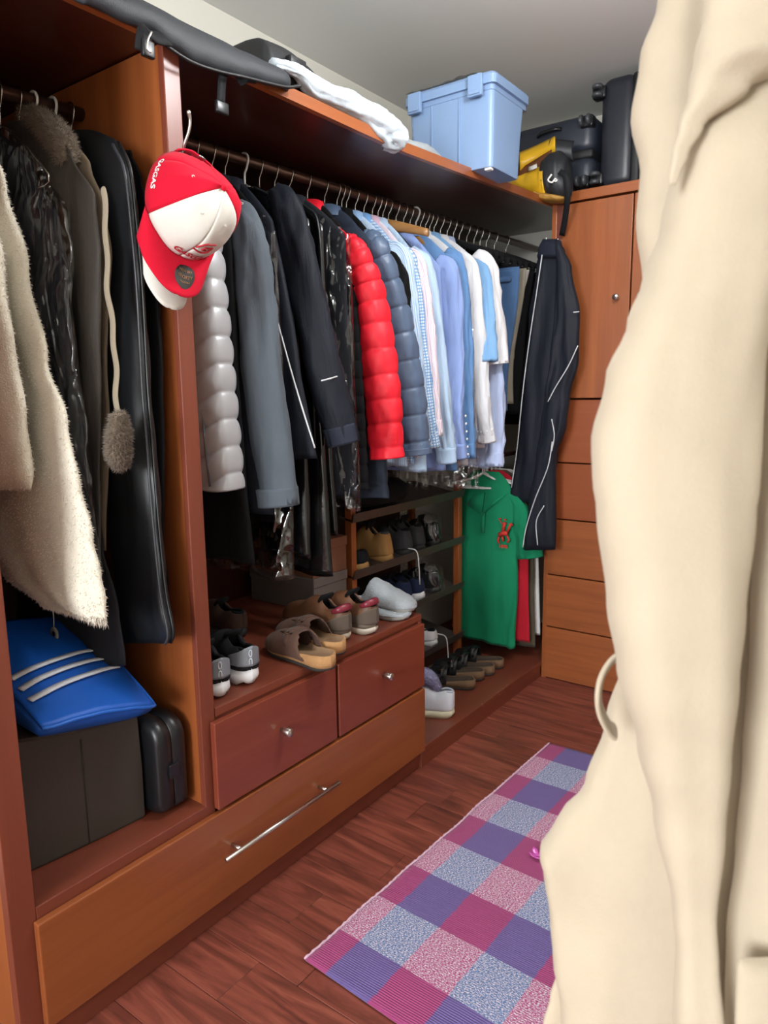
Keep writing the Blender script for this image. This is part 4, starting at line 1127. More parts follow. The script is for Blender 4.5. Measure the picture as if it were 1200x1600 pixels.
tt = (0, TL)
def rshoe(label, lv, y, up, sole, H=.08, L=.25, base=.03, lace=None, tab=None, W=.095, cat='shoe'):
    # heel at the lip, toe up the tilted shelf
    return sneaker('shoe', label, rk(lv, y), pi, L, W, up, sole, DKG, lace, base, H, tab=tab, cat=cat, tilt=(0, TL))
rshoe('tan nubuck boot with a grey padded collar on the second rack shelf', 1, 2.335, tanm, tanm, .125, tab=plain('slate_collar', srgb(70, 78, 84), .7), cat='boot')
rshoe('dark shoe with a tan sole at the left of the second rack shelf', 1, 2.17, BLK, tanm, .065)
rshoe('charcoal sneaker next to the tan boot', 1, 2.48, cloth('charcoal_knit', srgb(62, 62, 66), .85), dks, .11)
rshoe('charcoal sneaker in the middle of the second rack shelf, right of its twin', 1, 2.58, cloth('charcoal_knit', srgb(62, 62, 66), .85), dks, .115)
g_ = rshoe('dark shoe in a clear bag at the end of the second rack shelf', 1, 2.71, BLK, dks, .10)
mk('plastic_bag', mv(xf(body_geo(Vector((0, 0, 0)), Vector((1, 0, 0)), Vector((0, 1, 0)), .14, .16, .12, -.0, .055, .13, .008, 4, neck=.04), Matrix.Identity(4)), (.12, 0, .01)), FILM, g_)
rshoe('dark brown laced shoe at the left of the third rack shelf', 2, 2.20, cloth('umber_leather', srgb(62, 44, 36), .7), dks, .08, lace=cloth('brown_lace', srgb(60, 44, 36)))
rshoe('black trainer with a grey heel on the third rack shelf', 2, 2.36, BLK, GREYTPU, .08)
rshoe('navy sneaker with a white striped sole on the third rack shelf', 2, 2.475, cloth('navy_canvas', srgb(32, 40, 66), .85), W_FOAM, .09, base=.04, lace=cloth('white_lace', srgb(220, 220, 220)))
rshoe('navy sneaker beside the bagged shoes on the third rack shelf', 2, 2.575, cloth('navy_canvas', srgb(32, 40, 66), .85), W_FOAM, .085, base=.035)
g_ = rshoe('black shoe in a clear bag on the third rack shelf', 2, 2.71, BLK, dks, .09)
mk('plastic_bag', mv(body_geo(Vector((0, 0, 0)), Vector((1, 0, 0)), Vector((0, 1, 0)), .14, .15, .11, -.0, .06, .14, .010, 6, neck=.04), (.12, 0, .01)), FILM, g_)
wl_ = plain('white_leather', srgb(206, 206, 208), .5)
rshoe('white slip-on shoe on the lowest rack shelf, nearer the drawers', 3, 2.56, wl_, wl_, .055, cat='loafer')
rshoe('white slip-on shoe at the right of the lowest rack shelf', 3, 2.68, wl_, wl_, .058, cat='loafer')
rshoe('grey blue trainer on the lowest rack shelf behind the drawer unit', 3, 2.44, cloth('blue_grey_mesh', srgb(120, 134, 158), .85), W_FOAM, .085)
for y, z, lb in ((2.462, .672, 'loose white lace dangling from the second rack shelf'), (2.70, .225, 'loose white lace dangling from the lowest rack shelf')):
    o = mk('shoelace', tube(smoothpath([(RX1-.02, y, z+.03), (RX1+.02, y+.01, z+.02), (RX1+.026, y+.02, z-.04), (RX1+.024, y+.03, z-.13)], 20), .0026, 6), cloth('white_lace', srgb(220, 220, 220)))
    tag(o, lb, 'shoelace')
t = thing('dark_garment', 'folded dark garment lying on the top rack shelf', 'clothing', (-1.75, 2.3, RZ[0]))
mk('cloth', mv(loft([sring(0, 0, z, a, b, .7, 40) for z, a, b in ((0, .10, .18), (.02, .11, .2), (.06, .105, .19), (.085, .08, .15), (.095, .03, .06))]), (-.01, 0, .035)), C_black, t)

# white sneaker with a towelling sock on the base board
t = sneaker('sneaker', 'white leather sneaker with a lilac terry sock in it', (-1.375, 2.33, .077), pi + .42, .275, .100, plain('white_shoe_leather', srgb(214, 220, 230), .45, var=.04), plain('cream_sole', srgb(226, 224, 196), .55), plain('pale_lining', srgb(184, 190, 204), .9), cloth('white_lace', srgb(220, 220, 220)), .032, .100)
ps = tube(smoothpath([(.065, 0, .105), (.10, .005, .15), (.14, .0, .158), (.165, -.005, .12)], 20), [.015+.019*sin(pi*(i+1)/21) for i in range(20)], 16)
o = mk('terry_sock', ps, pile('lilac_terry', srgb(160, 160, 196), .95, 190, 1.0), t)
o = mk('pile', tufts(ps, 2600, .006, .0012, 12), pile('lilac_terry', srgb(160, 160, 196)), o); o['kind'] = 'stuff'
# black sandals
SBL = plain('black_leather', srgb(24, 25, 27), .45, bump=.3, bscale=90); SCK = plain('dark_cork', srgb(112, 86, 62), .8, var=.3, vscale=120); SFT = cloth('worn_footbed', srgb(78, 66, 58), .9, .2)
for (px, py), rz, lb in (((747, 1076), .32, 'black strapped sandal nearest the white sneaker'), ((761, 1062), .30, 'black strapped sandal, second from the white sneaker'), ((777, 1054), .27, 'black strapped sandal, third from the white sneaker'), ((791, 1044), .22, 'black strapped sandal nearest the green polo')):
    p = at(px-4, py, z=.077); p.z = .077
    clog('sandal', lb, p, pi + rz, SBL, SCK, SFT, OUT, .262, .094, .46, group='two pairs of black sandals', cat='sandal', open_toe=True)

# ------------------------------------------------------------------ left compartment floor
ZL = .343
t = thing('storage_box', 'dark brown leatherette storage box under the blue bag', 'storage box', (-1.62, .80, ZL)); o_ = -Vector(t.location)
M_lth = plain('brown_leatherette', srgb(58, 52, 46), .55, var=.12, vscale=6, bump=.3, bscale=160)
def box_side(V): return V
R = []
for z, k in ((ZL, 0), (ZL+.006, .003), (.48, .004), (.60, .002), (.606, 0)):
    zl, zm = (z, z) if z < .5 else (z+.038, z+.015)
    R.append([Vector(p) for p in ((-1.81, .662-k, zl), (-1.452+k, .672, zl), (-1.436+k, .80, zm), (-1.424+k, .936+k, z), (-1.81, .936+k, z))])
mk('body', mv(loft(R), o_), M_lth, t, smooth=False)
mk('seam', mv(tube([(-1.433, .80, ZL+.006), (-1.431, .80, .60)], .0018, 6), o_), plain('seam_thread', srgb(44, 39, 34), .8), t)
mk('rim', mv(tube([(-1.452, .672, .644), (-1.436, .80, .621), (-1.424, .936, .606)], .004, 6), o_), M_lth, t)
t = thing('hard_case', 'black hard plastic tool case standing beside the divider', 'case', (-1.5, .995, ZL)); o_ = -Vector(t.location)
def case_ring(y, k):
    out = []
    x0, x1, z0, z1 = -1.72+k, -1.372-k, ZL+.004+k, .585-k; r = .05
    for cx, cz, a0 in ((x1-r, z1-r, 0), (x0+r, z1-r, 90), (x0+r, z0+r*.5, 180), (x1-r, z0+r*.5, 270)):
        for q in range(7):
            a = RAD(a0 + 15*q); rr = r if a0 < 180 else r*.5
            out.append(Vector((cx + (r*cos(a)), y, cz + rr*sin(a))))
    return out
mk('half_shell', mv(loft([case_ring(.950, .02), case_ring(.953, .008), case_ring(.962, .0), case_ring(.9905, 0), case_ring(.9915, .004)]), o_), M_black_pl, t)
mk('half_shell', mv(loft([case_ring(.9935, .004), case_ring(.9945, 0), case_ring(1.03, .0), case_ring(1.038, .008), case_ring(1.041, .02)]), o_), M_black_pl, t)
mk('hinge_line', mv(loft([case_ring(.9910, .005), case_ring(.994, .005)]), o_), plain('matte_black', srgb(12, 12, 13), .7), t)
mk('latch', mv(box(-1.374, -1.366, .980, 1.006, .44, .475, .002), o_), M_black_pl, t, smooth=False)
# blue sports bag
t = thing('sports_bag', 'royal blue sports bag with three white stripes on its flap', 'bag', (-1.6, .80, .61)); o_ = -Vector(t.location)
M_blue = plain('royal_blue_nylon', srgb(14, 84, 178), .5, spec=.45, var=.08, bump=.25, bscale=18)
FLc, FRc, BRc, BLc = Vector((-1.372, .690, .690)), Vector((-1.355, .945, .648)), Vector((-1.74, 1.0, .765)), Vector((-1.74, .70, .80))
def lid(u, v):       # u along the front from left to right, v from front to back
    a = FLc.lerp(FRc, u); b = BLc.lerp(BRc, u); p = a.lerp(b, v)
    p.z += .030*sin(pi*min(1, v*1.6)*.5)*sin(pi*u)**.5 + .012*sin(pi*u)*(1-v) + .004*nz(u*4, v*5, 1)
    k = 4.2*max(0, abs(u-.5)*2 - .75)**2*max(0, (1-v) - .80)*5
    p.x -= .03*k
    return p
V, F, U = grid(lid, 40, 30)
mk('flap', mv((V, F, U), o_), M_blue, t, thick=.010)
R = []
for zk in range(8):
    s = zk/7; ring = []
    for u, v in [(i/9, .03) for i in range(10)] + [(1, .03 + .97*i/8) for i in range(1, 9)] + [(1-i/9, 1) for i in range(1, 10)] + [(0, 1-.97*i/8) for i in range(1, 8)]:
        p = lid(u, v); c = Vector((-1.57, .81, p.z)); b = Vector((lerp(p.x, -1.60, .16), lerp(p.y, .82, .12), .650 - .04*max(0, (p.y-.68)/.26)))
        q = b.lerp(p - Vector((0, 0, .012)), s); bul = .012*sin(pi*s)
        q += (q - c).normalized()*Vector((1, 1, 0)).length*0 + Vector(((q.x-c.x), (q.y-c.y), 0)).normalized()*bul
        ring.append(q)
    R.append(ring)
mk('body', mv(loft(R), o_), M_blue, t)
P = [lid(u, .0) + Vector((.002, 0, -.004)) for u in [i/30 for i in range(31)]] + [lid(1, v) + Vector((0, .002, -.004)) for v in [i/30 for i in range(1, 31)]]
mk('piping', mv(tube(P, .0048, 6), o_), plain('blue_piping', srgb(20, 88, 178), .45), t)
M_strp = cloth('white_webbing', srgb(222, 224, 230), .8)
for k in range(3):
    a = .36 + .105*k
    P = [lid(u, .78 - a + .16*(u)**1.0 - .10*sin(pi*u)*.3) + Vector((0, 0, .0045)) for u in [i/40 for i in range(41)]]
    mk('stripe', mv(strip(P[2:37], .022, .003, (0, 0, 1)), o_), M_strp, t)
t = thing('hanger_tag', 'pale plastic tag hanging on a string above the blue bag', 'tag', at(85, 990, y=.87)); o_ = -Vector(t.location)
c = Vector(t.location)
mk('tag_plate', mv(xf(lathe([(.007, -.002), (.016, -.002), (.017, 0), (.016, .002), (.007, .002), (.006, 0), (.007, -.002)], 24, 'y'), Matrix.Identity(4)), (0, 0, 0)), plain('bone_plastic', srgb(160, 154, 140), .5), t)
mk('string', tube([(0, 0, .016), (.004, 0, .04), (0, 0, .085)], .0012, 6), C_terryt, t)
# ------------------------------------------------------------------ things on top of the shelf and the cabinet
def shelf_top(y): return zsh(y) + .0295
# storage bin
M_bin = plain('blue_grey_plastic', srgb(124, 150, 186), .42, var=.03)
BX0, BX1, BY0, BY1, BZ0, BZ1 = -1.60, -1.252, 2.366, 2.62, 2.128, 2.405
t = thing('storage_bin', 'pale blue plastic storage bin with a latched lid at the shelf edge', 'storage bin', ((BX0+BX1)/2, (BY0+BY1)/2, BZ0)); o_ = -Vector(t.location)
def rr(x0, x1, y0, y1, z, r=.018, n=5):
    out = []
    for cx, cy, a0 in ((x1-r, y1-r, 0), (x0+r, y1-r, 90), (x0+r, y0+r, 180), (x1-r, y0+r, 270)):
        for q in range(n): 
            a = RAD(a0 + 90*q/(n-1)); out.append(Vector((cx + r*cos(a), cy + r*sin(a), z)))
    return out
def tb(z, g=0):
    k = (z-BZ0)/(BZ1-BZ0); s = .014*(1-k) - g
    return rr(BX0+s, BX1-s*.3, BY0+s*.3, BY1-s*3.0 if k < .99 else BY1-s, z)
mk('tub', mv(loft([tb(BZ0), tb(BZ0+.004, .003), tb(BZ0+.14), tb(BZ1-.03), tb(BZ1-.028, .008), tb(BZ1, .008)]), o_), M_bin, t, smooth=False)
for fx in (-1.50, -1.385):
    mk('rib', mv(box(fx, fx+.004, BY0-.0035, BY0+.01, BZ0+.02, BZ1-.03, .001), o_), M_bin, t, smooth=False)
mk('lid', mv(loft([rr(BX0-.012, BX1+.014, BY0-.014, BY1+.014, z, .02) for z in (BZ1-.012, BZ1+.016)] + [rr(BX0-.004, BX1+.006, BY0-.006, BY1+.006, BZ1+.026, .02), rr(BX0+.02, BX1-.02, BY0+.02, BY1-.02, BZ1+.027, .02), rr(BX0+.03, BX1-.03, BY0+.03, BY1-.03, BZ1+.018, .02)]), o_), M_bin, t, smooth=False)
for fx in (-1.585, -1.335):
    l_ = mk('latch', mv(box(fx, fx+.055, BY0-.030, BY0-.014, BZ1-.050, BZ1+.020, .003), o_), M_bin, t, smooth=False)
    mk('latch_grip', mv(box(fx+.006, fx+.049, BY0-.034, BY0-.029, BZ1-.044, BZ1-.030, .002), o_), M_bin, l_, smooth=False)
mk('foot', mv(box(BX1-.035, BX1-.01, BY0+.01, BY0+.03, BZ0-.008, BZ0+.002, .002), o_), M_white_pl, t, smooth=False)
o = mk('plastic_sheet', grid(lambda u, v: (lerp(BX0-.005, BX1-.05, u), lerp(BY0-.012, BY1, v), BZ1+.030 + .010*abs(nz(u*6, v*5, 3)) + .018*max(0, nz(u*3, v*3, 8))), 24, 18), film('sheet_film', tint=(.8, .8, .78, 1), gloss=.3, scale=6), thick=.001)
tag(o, 'crumpled clear plastic sheet lying on the lid of the blue bin', 'plastic sheet')
# grey cloth behind the bin
o = mk('grey_cloth', loft([[Vector((-1.42 + .045*cos(a)*k + .006*nz(a, z, 1), 2.16 + .13*sin(a)*k, z + .006*nz(a*2, z*9, 4))) for a in [2*pi*i/28 for i in range(28)]] for z, k in ((2.128, .95), (2.14, 1.05), (2.156, 1.0), (2.17, .75), (2.176, .3))]), cloth('grey_rag', srgb(150, 156, 160), .9, fold=.2))
tag(o, 'small crumpled grey cloth on the shelf beside the blue bin', 'cloth')

# long black flat bag along the shelf edge
M_blk = plain('black_grained_fabric', srgb(44, 47, 52), .55, spec=.4, var=.08, bump=.35, bscale=420)
t = thing('flat_bag', 'long flat black bag draped along the shelf edge over the divider', 'bag', (-1.42, 1.1, 2.116)); o_ = -Vector(t.location)
rows = [(120, -40, 4), (222, 26, 42), (262, 40, 74), (300, 56, 98), (340, 80, 112), (380, 100, 121), (420, 112, 131), (448, 120, 137), (464, 126, 136), (470, 131, 135)]
R = []
for k in range(48):
    px = lerp(120, 470, k/47); a = sinterp(px, [r_[0] for r_ in rows], [r_[1] for r_ in rows]); b = sinterp(px, [r_[0] for r_ in rows], [r_[2] for r_ in rows])
    T, B_ = at(px, a-8, x=-1.335), at(px, b, x=-1.305); y = (T.y+B_.y)/2
    zt = max(T.z, shelf_top(y) + .03); zb = B_.z; e_ = min(1, (47-k)/4 + .15)
    ring = [(-1.305, zb), (-1.293, lerp(zb, zt, .3)), (-1.300, lerp(zb, zt, .7)), (-1.325, zt), (-1.40, zt + .012*e_), (-1.50, zt + .004), (-1.56, lerp(2.118, zt, .6)), (-1.57, 2.119), (-1.48, 2.1175), (-1.345, 2.1175), (-1.331, 2.112), (-1.322, zb+.004)]
    R.append([Vector((lerp(-1.42, x, .35 + .65*e_) if k > 42 else x, y + .003*nz(x*20, k*.3, 0), z + .003*nz(x*15, k*.25, 2))) for x, z in ring])
mk('bag_body', mv(loft(R), o_), M_blk, t, subsurf=1)
P = smoothpath([at(p[0], p[2]-1, x=-1.298) for p in rows[1:]], 50); mk('edge_binding', mv(tube(P, .004, 6), o_), plain('black_binding', srgb(18, 19, 21), .5), t)
M_web = cloth('black_webbing', srgb(28, 29, 32), .7, .1)
s1 = mk('strap', mv(strip(smoothpath([at(352, 100, x=-1.318), at(347, 125, x=-1.322), at(345, 160, x=-1.322)], 14), .022, .003, (1, 0, 0)), o_), M_web, t)
c = at(346, 168, x=-1.322); mk('buckle', mv(box(c.x-.004, c.x+.006, c.y-.018, c.y+.018, c.z-.014, c.z+.012, .003), o_), M_black_pl, s1)
s2 = mk('strap', mv(strip(smoothpath([at(262, 62, x=-1.30), at(240, 58, x=-1.285), at(228, 48, x=-1.28), at(224, 62, x=-1.28), at(222, 80, x=-1.285)], 18), .030, .004, (.6, -.6, 0)), o_), M_web, t)
mk('ring', mv(tube(smoothpath([at(237, 50, x=-1.265), at(231, 62, x=-1.265), at(230, 76, x=-1.265), at(236, 82, x=-1.265)], 14), .0022, 6), o_), M_chrome, s2)
c = at(229, 80, x=-1.28); mk('buckle', mv(box(c.x-.005, c.x+.007, c.y-.012, c.y+.016, c.z-.012, c.z+.02, .003), o_), M_black_pl, s2)
s3 = mk('strap', mv(strip(smoothpath([at(372, 128, x=-1.318), at(385, 122, x=-1.31), at(398, 124, x=-1.31)], 10), .02, .004, (1, 0, .3)), o_), M_web, t)

# second black bag behind the white cloth
t = thing('folded_bag', 'folded black bag with a grey zip lying behind the white cloth', 'bag', (-1.5, 1.62, 2.116)); o_ = -Vector(t.location)
R = []
for k in range(26):
    s = k/25; y = lerp(1.40, 1.86, s); h = .15*sin(pi*min(1, .25+s*.9))**.5*(1-.35*s) + .008*nz(s*6, 1, 2)
    z0 = shelf_top(y) + .001; x1 = lerp(-1.37, -1.40, s)
    R.append([Vector((x1, y, z0)), Vector((x1+.008, y, z0+h*.35)), Vector((x1, y, z0+h*.75)), Vector((x1-.03, y, z0+h)), Vector((x1-.12, y, z0+h*1.02)), Vector((x1-.24, y, z0+h*.9)), Vector((x1-.27, y, z0+h*.4)), Vector((x1-.26, y, z0))])
mk('bag_body', mv(loft(R), o_), plain('black_nylon', srgb(26, 27, 30), .6, bump=.3, bscale=60), t, subsurf=1)
P = [Vector((lerp(-1.37, -1.40, s)+.008, lerp(1.42, 1.86, s), shelf_top(lerp(1.42, 1.86, s)) + .055*(1-.4*s))) for s in [i/20 for i in range(21)]]
mk('zip', mv(tube(P, .004, 6), o_), plain('grey_zip', srgb(110, 114, 120), .5), t)
c = at(462, 102, x=-1.36); bk = mk('clip', mv(join(box(c.x-.01, c.x+.012, c.y-.03, c.y+.03, c.z-.014, c.z+.016, .004), tube([c+Vector((.012, -.035, .0)), c+Vector((.02, -.04, -.02)), c+Vector((.016, -.02, -.03))], .004, 6)), o_), M_black_pl, t)

# white crumpled cloth bag over the edge
t = thing('cloth_bag', 'crumpled white cloth bag spilling over the shelf edge', 'bag', (-1.36, 1.7, 2.116)); o_ = -Vector(t.location)
path = [(432, 97, .020), (452, 102, .020), (474, 112, .026), (496, 135, .040), (520, 147, .042), (545, 157, .044), (570, 172, .050), (592, 190, .062), (610, 206, .070), (624, 219, .058), (633, 226, .016)]
Pp = [at(a, b, x=-1.335) for a, b, _ in path]; Q = smoothpath(Pp, 56); R = []
for k, (p, tt_, u_, w_) in enumerate(frames(Q, (0, 0, 1))):
    rr_ = interp(k/55*(len(path)-1), list(range(len(path))), [q[2] for q in path])
    ring = []
    for j in range(36):
        a = 2*pi*j/36
        d = rr_*(1 + .22*nz(cos(a)*2.2, sin(a)*2.2, k*.16) + .16*(abs(nz(cos(a)*4+3, sin(a)*4, k*.3))*-2+.6))
        ring.append(p + u_*(d*.62*sin(a)) + Vector((1, 0, 0))*(d*.75*cos(a)) + Vector((-.012, 0, 0)))
    R.append(ring)
mk('cloth', mv(loft(R), o_), cloth('white_thin_cloth', srgb(196, 208, 216), .6, .1, fold=.3), t)

# suitcases
def suitcase(label, x0, x1, y0, y1, z0, z1, split, col, wheels, handle=None, ribs='x', r=.05):
    t = thing('suitcase', label, 'suitcase', ((x0+x1)/2, (y0+y1)/2, z0)); o_ = -Vector(t.location)
    m = plain(col[0], col[1], .36, spec=.5, var=.08, bump=.25, bscale=240)
    def shell(a0, a1, ax):
        q = [x0, x1, y0, y1, z0, z1]; q[ax*2], q[ax*2+1] = a0, a1
        return box(*q, r*.9, 5)
    ax = split; lo, hi = (x0, x1) if ax == 0 else ((y0, y1) if ax == 1 else (z0, z1)); mid = (lo+hi)/2
    for a0, a1 in ((lo, mid-.003), (mid+.003, hi)):
        sgeo = shell(a0 if a0 == lo else a0 - .0, a1, ax)
        mk('shell', mv(sgeo, o_), m, t)
    q = [x0+.006, x1-.006, y0+.006, y1-.006, z0+.006, z1-.006]; q[ax*2], q[ax*2+1] = mid-.02, mid+.02
    mk('zip_band', mv(box(*q, .012, 3), o_), plain('zip_black', srgb(16, 17, 19), .6), t)
    for c, axis in wheels:
        c = Vector(c); w_ = mk('wheel_housing', mv(box(c.x-.028, c.x+.028, c.y-.02, c.y+.028, c.z-.024, c.z+.024, .008, 3), o_), M_black_pl, t)
        for s in (-.016, .016):
            g = lathe([(0, -.008), (.018, -.008), (.022, -.004), (.022, .004), (.018, .008), (.008, .009), (0, .009)], 18, axis)
            d = {'x': Vector((s, 0, 0)), 'y': Vector((0, s, 0)), 'z': Vector((0, 0, s))}[axis]
            mk('wheel', mv(g, c + d + Vector((0, -.034, 0)) + o_), plain('wheel_rubber', srgb(62, 64, 68), .35), w_)
    if handle:
        a, b, outv = Vector(handle[0]), Vector(handle[1]), Vector(handle[2])
        mk('handle', mv(tube(smoothpath([a, a*.8+b*.2+outv, (a+b)/2+outv*1.1, a*.2+b*.8+outv, b], 16), .008, 8, flat=.6), o_), M_black_pl, t)
    return t
ZT2 = 2.188
suitcase('dark navy suitcase lying flat on the cabinet behind the yellow bag', -1.57, -1.185, 3.145, 3.56, ZT2+.004, 2.515, 2, ('navy_suitcase_shell', srgb(40, 45, 56)), [((-1.215, 3.15, 2.475), 'x'), ((-1.225, 3.15, 2.235), 'x')], ((-1.44, 3.146, 2.46), (-1.33, 3.146, 2.47), (0, -.018, .004)))
suitcase('black suitcase standing upright on the cabinet near the ceiling', -1.165, -.86, 3.145, 3.56, ZT2+.004, 2.632, 0, ('black_suitcase_shell', srgb(34, 36, 44)), [((-1.165, 3.15, 2.575), 'z'), ((-1.165, 3.15, 2.235), 'z')])

# yellow dry bag
t = thing('dry_bag', 'yellow and black roll top dry bag slumped over the shelf corner', 'bag', (-1.36, 3.0, 2.15)); o_ = -Vector(t.location)
M_yel = plain('yellow_tarpaulin', srgb(226, 176, 34), .42, spec=.4, var=.08, bump=.4, bscale=24)
M_tarp = plain('black_tarpaulin', srgb(32, 34, 38), .5, bump=.3, bscale=26)
def ybag(path, dep, m, name, seed, yb=3.0):
    R = []
    for k in range(26):
        s = k/25*(len(path)-1); px = interp(s, list(range(len(path))), [q[0] for q in path]); a = interp(s, list(range(len(path))), [q[1] for q in path]); b = interp(s, list(range(len(path))), [q[2] for q in path]); dd = interp(s, list(range(len(path))), [q[3] for q in path])
        T, B_ = at(px, a, y=yb), at(px, b, y=yb); c = (T+B_)/2; h = (T-B_)/2
        R.append([c + h*math.copysign(abs(sin(q))**.8, sin(q))*(1+.06*nz(k*.4, q, seed)) + Vector((0, -dd*cos(q)*(1+.15*nz(q*2, k*.3, seed)), 0)) for q in [2*pi*i/24 for i in range(24)]])
    return mk(name, mv(loft(R), o_), m, t)
ybag([(797, 287, 291, .012), (810, 276, 297, .035), (828, 270, 305, .05), (848, 260, 311, .06), (857, 254, 314, .062)], 0, M_yel, 'yellow_body', 3)
ybag([(852, 250, 306, .060), (862, 240, 309, .066), (876, 236, 312, .064), (888, 246, 310, .05), (893, 268, 300, .02)], 0, M_tarp, 'black_end', 5)
ybag([(838, 300, 312, .05), (856, 303, 317, .055), (874, 306, 317, .05), (886, 308, 314, .03)], 0, plain('tan_underside', srgb(164, 122, 52), .6), 'underside', 9, 2.995)
def flap(u, v):
    p = at(lerp(812, 868, u), lerp(lerp(240, 214, u), lerp(272, 238, u), v), y=3.0 - .03*sin(pi*v) + .02*u); return p + Vector((0, .02*sin(pi*u), .006*sin(pi*u)))
mk('roll_top_flap', mv(grid(flap, 20, 8), o_), M_yel, t, thick=.006)
def tip(u, v):
    return at(lerp(860, 897, u), lerp(lerp(218, 222, u), lerp(246, 252, u), v), y=3.02 + .03*u) + Vector((0, -.02*sin(pi*v), 0))
mk('black_flap', mv(grid(tip, 14, 8), o_), M_tarp, t, thick=.006)
def mouth(u, v):
    return at(lerp(810, 862, u), lerp(lerp(266, 234, u), lerp(284, 262, u), v), y=2.985)
mk('mouth_lining', mv(grid(mouth, 12, 5), o_), plain('brown_lining', srgb(96, 52, 18), .7), t, thick=.004)
A = at(832, 265, y=2.945); mk('care_label', mv(strip([at(826, 264, y=2.94), at(832, 262, y=2.938), at(839, 259, y=2.94)], .018, .002, (0, -1, .2)), o_), M_white_pl, t)
gA, gB = text_geo('U', .046, .001, .1, .0008), text_geo('P', .032, .001, .1, .0008)
ex = (ROT @ Vector((.86, -.5, .0))).normalized(); ey = (ROT @ Vector((.5, .86, 0))).normalized()
mk('print_mark', mv(join(lay(gA, at(861, 280, y=2.930), ex, ey), lay(gB, at(866, 283, y=2.930), ex, ey)), o_), M_white_pl, t)
mk('strap', mv(strip(smoothpath([at(874, 268, y=2.925), at(884, 276, y=2.918), at(887, 300, y=2.93), at(884, 335, y=2.99), at(878, 368, y=3.05)], 24), .024, .003, (.3, -1, 0)), o_), M_web, t)
mk('strap_loop', mv(tube(smoothpath([at(874, 270, y=2.95), at(884, 268, y=2.94), at(891, 284, y=2.94), at(892, 306, y=2.95)], 16), .004, 6), o_), M_web, t)
